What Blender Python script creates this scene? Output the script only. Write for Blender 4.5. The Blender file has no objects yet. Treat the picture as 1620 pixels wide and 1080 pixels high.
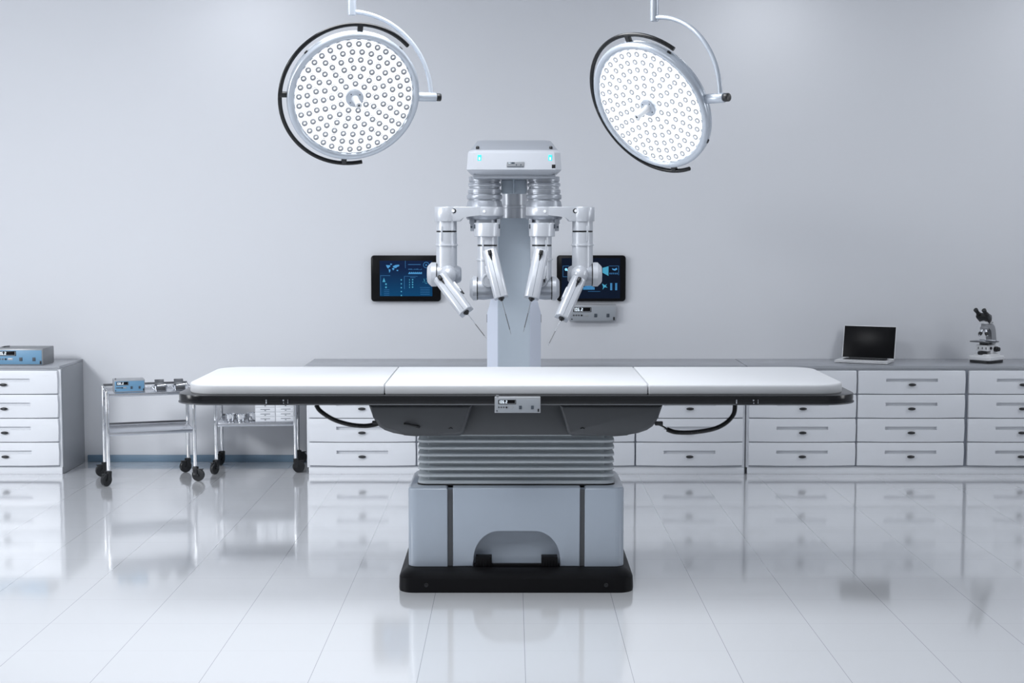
import bpy, bmesh, math, random
from mathutils import Vector, Matrix

# ------------------------------------------------------------------ camera, world, lights, exposure
SC = bpy.context.scene
COL = SC.collection
CAM_H, FPX = 1.75, 2330.0
PITCH = math.atan(183.0 / FPX)
cs, sn = math.cos(PITCH), math.sin(PITCH)

cam_d = bpy.data.cameras.new('camera')
cam = bpy.data.objects.new('camera', cam_d)
COL.objects.link(cam)
cam_d.sensor_width = 36.0
cam_d.lens = FPX / 1620.0 * 36.0
cam_d.clip_end = 100
cam.location = (0, 0, CAM_H)
cam.rotation_euler = (math.pi / 2 - PITCH, 0, 0)
SC.camera = cam

SC.view_settings.view_transform = 'Standard'
SC.view_settings.look = 'None'
SC.view_settings.gamma = 1.0
SC.view_settings.use_curve_mapping = False
SC.view_settings.exposure = -0.22

world = bpy.data.worlds.new('world')
SC.world = world
world.use_nodes = True
bg = world.node_tree.nodes['Background']
bg.inputs[0].default_value = (0.80, 0.84, 0.90, 1)
bg.inputs[1].default_value = 0.5


def area(name, loc, target, sx, sy, power, color=(0.955, 0.975, 1.0), shape='RECTANGLE', spread=180):
    d = bpy.data.lights.new(name, 'AREA')
    d.shape = shape
    d.size = sx
    d.size_y = sy
    d.energy = power
    d.color = color
    d.spread = math.radians(spread)
    o = bpy.data.objects.new(name, d)
    COL.objects.link(o)
    o.location = loc
    v = Vector(target) - Vector(loc)
    o.rotation_euler = v.to_track_quat('-Z', 'Y').to_euler()
    return o


area('unseen_ceiling_light', (-5.5, 4.6, 3.3), (-3.6, 10.4, 0.1), 1.3, 1.3, 122, spread=110)
area('unseen_ceiling_light', (-0.6, 7.2, 3.55), (-0.6, 7.2, 0), 1.6, 1.2, 76)  # added unseen lamp, makes up for weak surgical lights on the table
area('unseen_ceiling_light', (-0.4, 4.9, 3.55), (-0.4, 4.95, 0), 1.8, 1.4, 56, spread=130)  # added unseen lamp, brightens the near floor and table front
area('unseen_ceiling_light', (4.9, 8.2, 3.4), (3.4, 10.4, 0.6), 0.9, 0.9, 38)
area('added_side_light', (-6.6, 6.4, 1.9), (0, 7.6, 1.3), 1.6, 2.2, 62, spread=130)  # unseen side softbox added to brighten the robot's left edges
area('added_side_light', (5.9, 6.2, 1.9), (0, 7.6, 1.3), 1.4, 2.0, 26, spread=130)  # weaker unseen softbox added for the right edges
for dx, p in ((-5.4, 4), (-1.85, 3.8), (1.8, 4.2), (4.0, 2.5)):
    area('ceiling_downlight', (dx, 10.2, 3.57), (dx, 10.6, 0), 0.35, 0.35, p, shape='DISK')


# ------------------------------------------------------------------ helpers
def pt(u, v, Y):
    """ray of the survey camera met with the vertical plane at distance Y"""
    a = (540.0 - v) / FPX
    t = Y / (cs + a * sn)
    return Vector(((u - 810.0) / FPX * t, Y, CAM_H + t * (-sn + a * cs)))


def zz(v, Y):
    return pt(810, v, Y).z


def xx(u, v, Y):
    return pt(u, v, Y).x


def mat(name, col, rough=0.5, metal=0.0, coat=0.0, spec=0.5, emit=None, estr=0.0, vary=0.03, vscale=6.0, brushed=False):
    m = bpy.data.materials.new(name)
    m.use_nodes = True
    nt = m.node_tree
    b = nt.nodes['Principled BSDF']
    b.inputs['Base Color'].default_value = (*col, 1)
    b.inputs['Roughness'].default_value = rough
    b.inputs['Metallic'].default_value = metal
    b.inputs['Coat Weight'].default_value = coat
    b.inputs['Coat Roughness'].default_value = 0.08
    b.inputs['Specular IOR Level'].default_value = spec
    if emit:
        b.inputs['Emission Color'].default_value = (*emit, 1)
        b.inputs['Emission Strength'].default_value = estr
    if vary > 0:
        tc = nt.nodes.new('ShaderNodeTexCoord')
        nz = nt.nodes.new('ShaderNodeTexNoise')
        nz.inputs['Scale'].default_value = vscale
        nz.inputs['Detail'].default_value = 4
        src = tc.outputs['Object']
        if brushed:
            mp = nt.nodes.new('ShaderNodeMapping')
            mp.inputs['Scale'].default_value = (1, 30, 30)
            nt.links.new(src, mp.inputs[0])
            src = mp.outputs[0]
        nt.links.new(src, nz.inputs['Vector'])
        mr = nt.nodes.new('ShaderNodeMapRange')
        mr.inputs['To Min'].default_value = max(0.02, rough * (1 - 5 * vary))
        mr.inputs['To Max'].default_value = min(1, rough * (1 + 5 * vary))
        nt.links.new(nz.outputs[0], mr.inputs[0])
        nt.links.new(mr.outputs[0], b.inputs['Roughness'])
        mx = nt.nodes.new('ShaderNodeMix')
        mx.data_type = 'RGBA'
        mx.inputs['A'].default_value = (*[c * (1 - vary) for c in col], 1)
        mx.inputs['B'].default_value = (*[min(1, c * (1 + vary)) for c in col], 1)
        nt.links.new(nz.outputs[0], mx.inputs['Factor'])
        nt.links.new(mx.outputs['Result'], b.inputs['Base Color'])
    return m


M = dict(
    wall=mat('painted_wall', (0.665, 0.68, 0.715), 0.75, vary=0.008, vscale=1.5, spec=0.2),
    ceiling=mat('ceiling_paint', (0.8, 0.82, 0.85), 0.8, vary=0.01),
    baseboard=mat('blue_baseboard', (0.155, 0.24, 0.33), 0.5, vary=0.02),
    cabinet=mat('white_laminate', (0.72, 0.74, 0.78), 0.38, vary=0.01),
    worktop=mat('grey_worktop', (0.33, 0.345, 0.375), 0.22, vary=0.02, vscale=20),
    side=mat('shaded_side_laminate', (0.27, 0.285, 0.31), 0.45, vary=0.02),  # cabinet white darkened, shade put into the colour
    groove=mat('dark_carcass_gap', (0.22, 0.24, 0.28), 0.6, vary=0.02),
    black=mat('black_plastic', (0.010, 0.011, 0.013), 0.35, vary=0.03),
    rail=mat('black_satin_rail', (0.007, 0.0075, 0.009), 0.2, vary=0.02, spec=0.4),
    tub=mat('charcoal_shell', (0.085, 0.09, 0.098), 0.42, vary=0.02),
    bellows=mat('grey_rubber', (0.60, 0.645, 0.68), 0.42, vary=0.02),
    shell=mat('blue_grey_shell', (0.385, 0.44, 0.515), 0.28, vary=0.01, coat=0.4),
    plinth=mat('black_plinth', (0.006, 0.006, 0.007), 0.45, vary=0.02, spec=0.12),
    mattress=mat('white_mattress', (0.70, 0.715, 0.74), 0.5, vary=0.006, vscale=12),
    robot=mat('robot_white_metal', (0.56, 0.585, 0.63), 0.3, metal=0.25, vary=0.012, coat=0.2),
    robot_mid=mat('robot_grey_metal', (0.40, 0.425, 0.47), 0.32, metal=0.4, vary=0.015),
    mast=mat('mast_grey', (0.50, 0.57, 0.645), 0.45, vary=0.02, vscale=30),
    mast_side=mat('mast_pale', (0.66, 0.71, 0.82), 0.3, vary=0.01, coat=0.2),
    needle=mat('needle_steel', (0.75, 0.77, 0.8), 0.15, metal=1.0, vary=0),
    chrome=mat('chrome', (0.86, 0.87, 0.89), 0.07, metal=1.0, vary=0),
    steel=mat('brushed_steel', (0.60, 0.62, 0.66), 0.26, metal=1.0, vary=0.03, brushed=True),
    dsteel=mat('dark_steel', (0.16, 0.165, 0.175), 0.35, metal=0.9, vary=0.04, vscale=80),
    lamp=mat('lamp_housing', (0.56, 0.61, 0.68), 0.25, metal=0.35, vary=0.01, coat=0.3),
    lampw=mat('lamp_white', (0.84, 0.86, 0.89), 0.3, vary=0.01),
    lens=mat('lens_glass', (0.42, 0.44, 0.47), 0.12, metal=0.6, vary=0),
    lensd=mat('lens_dark', (0.05, 0.05, 0.055), 0.2, metal=0.4, vary=0),
    blue=mat('blue_fascia', (0.135, 0.285, 0.44), 0.45, vary=0.02),
    grey_fascia=mat('grey_fascia', (0.31, 0.335, 0.365), 0.45, vary=0.02),
    casing=mat('grey_casing', (0.24, 0.25, 0.265), 0.4, metal=0.3, vary=0.03),
    casing_l=mat('light_casing', (0.38, 0.395, 0.42), 0.35, metal=0.4, vary=0.03),
    dark=mat('dark_button', (0.05, 0.065, 0.085), 0.5, vary=0.02),
    digit=mat('lit_digit', (0.8, 0.85, 0.9), 0.5, emit=(0.85, 0.95, 1.0), estr=0.55, vary=0),
    cyan=mat('lit_cyan', (0.05, 0.4, 0.45), 0.3, emit=(0.03, 0.62, 0.75), estr=1.1, vary=0),
    cyanw=mat('lit_cyan_white', (0.6, 0.9, 0.95), 0.3, emit=(0.65, 1.0, 1.0), estr=1.6, vary=0),
    glass_black=mat('black_glass', (0.005, 0.005, 0.006), 0.3, vary=0, spec=0.12),
    laptop=mat('laptop_silver', (0.82, 0.83, 0.85), 0.25, metal=0.15, vary=0.01),
    mwhite=mat('microscope_white', (0.72, 0.73, 0.75), 0.3, vary=0.01),
    mgrey=mat('microscope_grey', (0.27, 0.28, 0.30), 0.4, vary=0.02),
    gfx_hi=mat('screen_light_blue', (0.02, 0.1, 0.2), 0.4, emit=(0.09, 0.42, 0.85), estr=0.6, vary=0),
    gfx_mid=mat('screen_mid_blue', (0.02, 0.1, 0.2), 0.4, emit=(0.03, 0.17, 0.42), estr=0.6, vary=0),
    gfx_cyan=mat('screen_cyan', (0.02, 0.1, 0.2), 0.4, emit=(0.07, 0.45, 0.62), estr=0.65, vary=0),
    gfx_glow=mat('screen_bright', (0.2, 0.3, 0.4), 0.4, emit=(0.2, 0.65, 1.0), estr=1.2, vary=0),
)


def emitter(name, col, s):
    return mat(name, (0.9, 0.9, 0.9), 0.3, emit=col, estr=s, vary=0)


def screen_mat(name, top, bottom, s):
    m = mat(name, (0.004, 0.006, 0.01), 0.3, vary=0, spec=0.1)
    nt = m.node_tree
    b = nt.nodes['Principled BSDF']
    tc = nt.nodes.new('ShaderNodeTexCoord')
    sp = nt.nodes.new('ShaderNodeSeparateXYZ')
    rp = nt.nodes.new('ShaderNodeValToRGB')
    nt.links.new(tc.outputs['Generated'], sp.inputs[0])
    nt.links.new(sp.outputs[2], rp.inputs[0])
    rp.color_ramp.elements[0].color = (*bottom, 1)
    rp.color_ramp.elements[1].color = (*top, 1)
    rp.color_ramp.elements[1].position = 0.8
    nt.links.new(rp.outputs[0], b.inputs['Emission Color'])
    b.inputs['Emission Strength'].default_value = s
    return m


def floor_mat():
    m = mat('glossy_white_floor_tile', (0.66, 0.69, 0.73), 0.1, vary=0)
    nt = m.node_tree
    b = nt.nodes['Principled BSDF']
    tc = nt.nodes.new('ShaderNodeTexCoord')
    sp = nt.nodes.new('ShaderNodeSeparateXYZ')
    nt.links.new(tc.outputs['Object'], sp.inputs[0])
    T = 0.4185

    def line(axis, off, w):
        def mth(op, a, bb=None):
            n = nt.nodes.new('ShaderNodeMath')
            n.operation = op
            for i, q in enumerate((a, bb)):
                if q is None:
                    continue
                if isinstance(q, (int, float)):
                    n.inputs[i].default_value = q
                else:
                    nt.links.new(q, n.inputs[i])
            return n.outputs[0]
        q = mth('DIVIDE', mth('SUBTRACT', sp.outputs[axis], off), T)
        q = mth('SUBTRACT', mth('FRACT', mth('ADD', q, 0.5)), 0.5)
        return mth('LESS_THAN', mth('ABSOLUTE', q), w / T)
    lx = line(0, 0.0524, 0.0012)
    ly = line(1, 6.385, 0.0016)
    mxn = nt.nodes.new('ShaderNodeMath')
    mxn.operation = 'MAXIMUM'
    nt.links.new(lx, mxn.inputs[0])
    hy = nt.nodes.new('ShaderNodeMath')
    hy.operation = 'MULTIPLY'
    nt.links.new(ly, hy.inputs[0])
    hy.inputs[1].default_value = 0.3
    nt.links.new(hy.outputs[0], mxn.inputs[1])
    mx = nt.nodes.new('ShaderNodeMix')
    mx.data_type = 'RGBA'
    nz = nt.nodes.new('ShaderNodeTexNoise')
    nz.inputs['Scale'].default_value = 1.3
    nt.links.new(tc.outputs['Object'], nz.inputs['Vector'])
    cr = nt.nodes.new('ShaderNodeMix')
    cr.data_type = 'RGBA'
    cr.inputs['A'].default_value = (0.66, 0.675, 0.70, 1)
    cr.inputs['B'].default_value = (0.68, 0.695, 0.72, 1)
    nt.links.new(nz.outputs[0], cr.inputs['Factor'])
    nt.links.new(cr.outputs['Result'], mx.inputs['A'])
    mx.inputs['B'].default_value = (0.33, 0.345, 0.37, 1)
    nt.links.new(mxn.outputs[0], mx.inputs['Factor'])
    nt.links.new(mx.outputs['Result'], b.inputs['Base Color'])
    b.inputs['Roughness'].default_value = 0.10
    b.inputs['Coat Weight'].default_value = 1.0
    b.inputs['Coat IOR'].default_value = 1.6
    b.inputs['Coat Roughness'].default_value = 0.075
    return m


M['floor'] = floor_mat()


class MB:
    """collects shapes into one bmesh"""

    def __init__(self):
        self.bm = bmesh.new()

    def faces_mat(self, faces, mi):
        for f in faces:
            f.material_index = mi

    def ring(self, pts):
        return [self.bm.verts.new(p) for p in pts]

    def loft(self, rings, cap=(True, True), mi=0, closed=True, mis=None):
        bm = self.bm
        vr = [self.ring(r) for r in rings]
        n = len(vr[0])
        out = []
        for k in range(len(vr) - 1):
            a, b = vr[k], vr[k + 1]
            for i in range(n if closed else n - 1):
                j = (i + 1) % n
                f = bm.faces.new((a[i], a[j], b[j], b[i]))
                f.material_index = mis[k] if mis else mi
                out.append(f)
        if cap[0]:
            f = bm.faces.new(list(reversed(vr[0])))
            f.material_index = mis[0] if mis else mi
            out.append(f)
        if cap[1]:
            f = bm.faces.new(vr[-1])
            f.material_index = mis[-1] if mis else mi
            out.append(f)
        return out

    def box(self, lo, hi, bevel=0.0, seg=2, mi=0, mat4=None):
        bm = self.bm
        x0, y0, z0 = lo
        x1, y1, z1 = hi
        vs = [bm.verts.new(p) for p in ((x0, y0, z0), (x1, y0, z0), (x1, y1, z0), (x0, y1, z0),
                                        (x0, y0, z1), (x1, y0, z1), (x1, y1, z1), (x0, y1, z1))]
        fs = [bm.faces.new([vs[i] for i in q]) for q in
              ((3, 2, 1, 0), (4, 5, 6, 7), (0, 1, 5, 4), (1, 2, 6, 5), (2, 3, 7, 6), (3, 0, 4, 7))]
        for f in fs:
            f.material_index = mi
        if bevel > 0:
            es = list({e for f in fs for e in f.edges})
            r = bmesh.ops.bevel(bm, geom=es, offset=bevel, segments=seg, profile=0.5, affect='EDGES', clamp_overlap=True)
            vs = list({v for f in r['faces'] for v in f.verts} | {v for v in vs if v.is_valid})
            for f in r['faces']:
                f.material_index = mi
        if mat4 is not None:
            bmesh.ops.transform(bm, matrix=mat4, verts=[v for v in vs if v.is_valid])
        return vs

    def lathe(self, prof, origin=(0, 0, 0), axis=(0, 0, 1), n=32, cap=(True, True), mi=0, mis=None):
        """prof: list of (radius, height along axis)"""
        ax = Vector(axis).normalized()
        q = ax.to_track_quat('Z', 'Y').to_matrix()
        o = Vector(origin)
        rings = []
        for r, h in prof:
            rings.append([o + q @ Vector((r * math.cos(2 * math.pi * i / n), r * math.sin(2 * math.pi * i / n), h)) for i in range(n)])
        return self.loft(rings, cap, mi, mis=mis)

    def cyl(self, p0, p1, r0, r1=None, n=24, mi=0, bev=0.0):
        p0, p1 = Vector(p0), Vector(p1)
        r1 = r0 if r1 is None else r1
        L = (p1 - p0).length
        if bev > 0:
            prof = [(r0 - bev, 0), (r0 - bev * 0.3, bev * 0.3), (r0, bev), (r1, L - bev), (r1 - bev * 0.3, L - bev * 0.3), (r1 - bev, L)]
        else:
            prof = [(r0, 0), (r1, L)]
        return self.lathe(prof, p0, p1 - p0, n, mi=mi)

    def sphere(self, c, r, sc=(1, 1, 1), n=24, m=12, mi=0):
        prof = []
        for i in range(m + 1):
            a = math.pi * i / m
            prof.append((max(1e-4, r * math.sin(a)), -r * math.cos(a)))
        fs = self.lathe(prof, (0, 0, 0), (0, 0, 1), n, mi=mi)
        vs = list({v for f in fs for v in f.verts})
        bmesh.ops.transform(self.bm, matrix=Matrix.Translation(c) @ Matrix.Diagonal((*sc, 1)), verts=vs)
        return fs

    def tube(self, path, r, n=10, mi=0, radii=None, cap=True):
        path = [Vector(p) for p in path]
        rings = []
        t0 = (path[1] - path[0]).normalized()
        up = Vector((0, 0, 1)) if abs(t0.z) < 0.9 else Vector((0, 1, 0))
        nx = t0.cross(up).normalized()
        for i, p in enumerate(path):
            if i == 0:
                t = path[1] - path[0]
            elif i == len(path) - 1:
                t = path[-1] - path[-2]
            else:
                t = path[i + 1] - path[i - 1]
            t.normalize()
            nx = (nx - t * nx.dot(t)).normalized()
            ny = t.cross(nx)
            rr = radii[i] if radii else r
            rings.append([p + nx * rr * math.cos(2 * math.pi * k / n) + ny * rr * math.sin(2 * math.pi * k / n) for k in range(n)])
        return self.loft(rings, (cap, cap), mi)

    def prism(self, poly, y0, y1, mi=0, bevel=0.0, seg=2, front_only=True):
        """poly: list of (x, z), extruded along y from y0 (front) to y1"""
        bm = self.bm
        a = [bm.verts.new((p[0], y0, p[1])) for p in poly]
        b = [bm.verts.new((p[0], y1, p[1])) for p in poly]
        n = len(poly)
        fs = []
        f0 = bm.faces.new(a)
        f1 = bm.faces.new(list(reversed(b)))
        fs += [f0, f1]
        for i in range(n):
            j = (i + 1) % n
            fs.append(bm.faces.new((a[j], a[i], b[i], b[j])))
        for f in fs:
            f.material_index = mi
        if bevel > 0:
            es = list(f0.edges) if front_only else list(f0.edges) + list(f1.edges)
            r = bmesh.ops.bevel(bm, geom=es, offset=bevel, segments=seg, profile=0.5, affect='EDGES', clamp_overlap=True)
            for f in r['faces']:
                f.material_index = mi
        return fs

    def flat(self, pts, mi=0):
        f = self.bm.faces.new([self.bm.verts.new(p) for p in pts])
        f.material_index = mi
        return f

    def xform(self, m4):
        bmesh.ops.transform(self.bm, matrix=m4, verts=self.bm.verts)
        return self


def obj(name, mb, mats, parent=None, smooth=32, local=False):
    """link the collected shapes as ONE mesh object; shapes are in world space unless local"""
    bm = mb.bm
    bmesh.ops.recalc_face_normals(bm, faces=bm.faces)
    if parent is not None and not local:
        bmesh.ops.transform(bm, matrix=wm(parent).inverted(), verts=bm.verts)
    lim = math.radians(smooth)
    for f in bm.faces:
        f.smooth = True
    for e in bm.edges:
        e.smooth = not (len(e.link_faces) == 2 and e.calc_face_angle(0) > lim)
    me = bpy.data.meshes.new(name)
    bm.to_mesh(me)
    bm.free()
    if not isinstance(mats, (list, tuple)):
        mats = [mats]
    for m in mats:
        me.materials.append(M[m] if isinstance(m, str) else m)
    o = bpy.data.objects.new(name, me)
    COL.objects.link(o)
    if parent is not None:
        o.parent = parent
    return o


def wm(o):
    m = o.matrix_basis.copy()
    while o.parent:
        o = o.parent
        m = o.matrix_basis @ m
    return m


def tag(o, label, cat, group=None):
    o['label'] = label
    o['category'] = cat
    if group:
        o['group'] = group
    return o


def thing(name, label, cat, loc=(0, 0, 0), rz=0.0, group=None):
    o = bpy.data.objects.new(name, None)
    o.empty_display_size = 0.05
    COL.objects.link(o)
    o.location = loc
    o.rotation_euler = (0, 0, rz)
    return tag(o, label, cat, group)


def struct(name, mb, m):
    o = obj(name, mb, m)
    o['kind'] = 'structure'
    return o


def copy_tree(o, parent=None):
    c = o.copy()
    COL.objects.link(c)
    if parent is not None:
        c.parent = parent
    for ch in list(o.children):
        copy_tree(ch, c)
    return c


def rrect(x0, x1, y0, y1, r, z, n=6):
    """rounded rectangle in plan; r = radius or (front-left, front-right, back-right, back-left)"""
    if not isinstance(r, (tuple, list)):
        r = (r,) * 4
    pts = []
    cor = ((x0, y0, 1, 1, 180), (x1, y0, -1, 1, 270), (x1, y1, -1, -1, 0), (x0, y1, 1, -1, 90))
    for (cx, cy, sx, sy, a0), rr in zip(cor, r):
        rr = max(rr, 1e-4)
        for k in range(n + 1):
            a = math.radians(a0 + 90 * k / n)
            pts.append((cx + sx * rr + rr * math.cos(a), cy + sy * rr + rr * math.sin(a), z))
    return pts


def slab(mb, x0, x1, y0, y1, r, z0, z1, edge=0.01, n=6, seg=4, bottom_edge=None, mi=0):
    """rounded slab: plan radius r, rounded top (and bottom) edge"""
    be = edge * 0.5 if bottom_edge is None else bottom_edge
    rs = (r,) * 4 if not isinstance(r, (tuple, list)) else r

    def ringat(ins, z):
        return rrect(x0 + ins, x1 - ins, y0 + ins, y1 - ins, [max(q - ins, 1e-4) for q in rs], z, n)
    rings = []
    for k in range(seg + 1):
        a = math.pi / 2 * k / seg
        rings.append(ringat(be * (1 - math.sin(a)), z0 + be * (1 - math.cos(a))))
    for k in range(seg + 1):
        a = math.pi / 2 * k / seg
        rings.append(ringat(edge * (1 - math.cos(a)), z1 - edge * (1 - math.sin(a))))
    return mb.loft(rings, mi=mi)


# ------------------------------------------------------------------ the room
WALL_Y = 10.86
XL, XR, CZ = -6.7, 6.0, 3.62
b = MB(); b.box((XL - 0.1, -1.2, -0.08), (XR + 0.1, WALL_Y + 0.1, 0)); struct('floor', b, 'floor')
b = MB(); b.box((XL - 0.1, -1.2, CZ), (XR + 0.1, WALL_Y + 0.1, CZ + 0.08)); struct('ceiling', b, 'ceiling')
b = MB(); b.box((XL - 0.1, WALL_Y, 0), (XR + 0.1, WALL_Y + 0.1, CZ)); struct('wall_back', b, 'wall')
b = MB(); b.box((XL - 0.1, -1.2, 0), (XL, WALL_Y, CZ)); struct('wall_left', b, 'wall')
b = MB(); b.box((XR, -1.2, 0), (XR + 0.1, WALL_Y, CZ)); struct('wall_right', b, 'wall')
b = MB(); b.box((-3.155, WALL_Y - 0.012, 0), (-1.465, WALL_Y, 0.052), 0.003); struct('baseboard_back', b, 'baseboard')


# ------------------------------------------------------------------ drawer cabinets and worktops
CAB_F = 10.31          # front of the carcass
CAB_W, CAB_TOP = 3.09, 0.747
ROW = 0.1698


def drawer_mesh(w, h):
    """bevelled front with a long recessed grip slot; local, front faces -y"""
    mb = MB()
    bm = mb.bm
    sw = 0.1815
    zt, zb = h / 2 - 0.056, h / 2 - 0.079
    xs = (-w / 2, -sw, sw, w / 2)
    zs = (-h / 2, zb, zt, h / 2)
    g = [[bm.verts.new((x, -0.024, z)) for z in zs] for x in xs]
    for i in range(3):
        for j in range(3):
            if i == 1 and j == 1:
                continue
            bm.faces.new((g[i][j], g[i + 1][j], g[i + 1][j + 1], g[i][j + 1]))
    inn = [bm.verts.new((v.co.x * 0.998, -0.003, v.co.z)) for v in (g[1][1], g[2][1], g[2][2], g[1][2])]
    out = [g[1][1], g[2][1], g[2][2], g[1][2]]
    for k in range(4):
        bm.faces.new((out[k], out[(k + 1) % 4], inn[(k + 1) % 4], inn[k]))
    bm.faces.new(inn)
    per = [g[0][0], g[1][0], g[2][0], g[3][0], g[3][1], g[3][2], g[3][3], g[2][3], g[1][3], g[0][3], g[0][2], g[0][1]]
    bk = [bm.verts.new((v.co.x, 0.0, v.co.z)) for v in per]
    n = len(per)
    es = []
    for k in range(n):
        bm.faces.new((per[k], bk[k], bk[(k + 1) % n], per[(k + 1) % n]))
        es.append(bm.edges.get((per[k], per[(k + 1) % n])))
    bm.faces.new(bk)
    for q in (per[0], per[3], per[6], per[9]):
        es.append(bm.edges.get((q, bk[per.index(q)])))
    bmesh.ops.bevel(bm, geom=es, offset=0.008, segments=3, profile=0.5, affect='EDGES')
    return mb


def knob_mesh():
    mb = MB()
    mb.sphere((0, -0.036, 0), 0.014, (1.95, 0.8, 0.72), n=20, m=10)
    mb.cyl((0, -0.036, 0), (0, -0.022, 0), 0.008, n=12)
    return mb


def make_cabinet(label):
    t = thing('drawer_cabinet', label, 'cabinet', (0, 0, 0), 0, 'drawer cabinets along the back wall')
    mb = MB()
    mb.box((0, 0, 0.048), (CAB_W, WALL_Y - CAB_F - 0.021, CAB_TOP), 0.003)
    obj('carcass', mb, 'cabinet', t, local=True)
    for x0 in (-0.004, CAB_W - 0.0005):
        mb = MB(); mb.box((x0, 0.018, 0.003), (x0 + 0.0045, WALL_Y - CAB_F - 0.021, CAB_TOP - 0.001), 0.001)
        obj('side_panel', mb, 'side', t, local=True)  # thin sheet whose grey imitates shade on the cabinet end
    mb = MB()
    mb.box((0.01, -0.004, 0.0), (CAB_W - 0.003, 0.05, 0.0475), 0.002)
    obj('kick_panel', mb, 'cabinet', t, local=True)
    mb = MB()
    for x0, x1 in ((0.767, 0.777), (1.535, 1.555), (2.313, 2.323)):
        mb.box((x0, -0.003, 0.056), (x1, 0.002, 0.738))
    for z in range(5):
        mb.box((0.02, -0.003, 0.056 + ROW * z - 0.001), (CAB_W - 0.02, 0.002, 0.056 + ROW * z + 0.005))
    obj('drawer_gap', mb, 'groove', t, local=True)
    first = None
    w = 0.752
    for cx in (0.392, 1.156, 1.934, 2.698):
        for k in range(4):
            z = 0.0605 + ROW * (k + 0.5)
            if first is None:
                d = obj('drawer', drawer_mesh(w, ROW - 0.006), 'cabinet', t, local=True)
                obj('knob', knob_mesh(), 'black', d, local=True).location = (0, 0, 0.163 / 2 - 0.098)
                first = d
            else:
                d = copy_tree(first, t)
            d.location = (cx, -0.001, z)
    return t


def make_worktop(x0, x1, label):
    mb = MB()
    mb.box((x0, CAB_F - 0.012, CAB_TOP + 0.0005), (x1, WALL_Y - 0.0005, 0.769), 0.003)
    tag(obj('worktop', mb, 'worktop'), label, 'worktop', 'grey worktops on the drawer cabinets')


XA = -1.447
c1 = make_cabinet('long white four-column drawer cabinet behind the operating table')
c1.location = (XA, CAB_F, 0)
make_worktop(XA - 0.016, XA + CAB_W + 0.004, 'bare grey worktop behind the operating table and robot column')
XB = XA + CAB_W + 0.009
c2 = copy_tree(c1)
c2['label'] = 'white drawer cabinet at right under the laptop and microscope'
c2.location = (XB, CAB_F, 0)
make_worktop(XB, XB + CAB_W, 'grey worktop at right that carries the laptop and microscope')
XC = -3.176 - CAB_W
c3 = copy_tree(c1)
c3['label'] = 'brightly lit white drawer cabinet at far left with side panel darkened as shade'
c3.location = (XC, CAB_F, 0)
make_worktop(XC, -3.176 - 0.001, 'worktop at far left under the wide blue control unit')


# ------------------------------------------------------------------ control units with a numeric display
SEG = {'0': 'abcdef', '1': 'bc', '2': 'abged', '6': 'afgecd'}


def digits(mb, text, x, z, y, h):
    w = h * 0.55
    s = h * 0.15
    for ch in text:
        if ch == '.':
            mb.box((x, y - 0.0006, z), (x + s, y, z + s))
            x += s * 2.2
            continue
        if ch == '1':
            w0 = s
        else:
            w0 = w
        segs = {'a': (0, w, h - s, h), 'd': (0, w, 0, s), 'g': (0, w, h / 2 - s / 2, h / 2 + s / 2),
                'f': (0, s, h / 2, h), 'e': (0, s, 0, h / 2), 'b': (w0 - s, w0, h / 2, h), 'c': (w0 - s, w0, 0, h / 2)}
        for k in SEG[ch]:
            a, b2, c, d = segs[k]
            mb.box((x + a, y - 0.0006, z + c), (x + b2, y, z + d))
        x += w0 + s * 1.4


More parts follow.
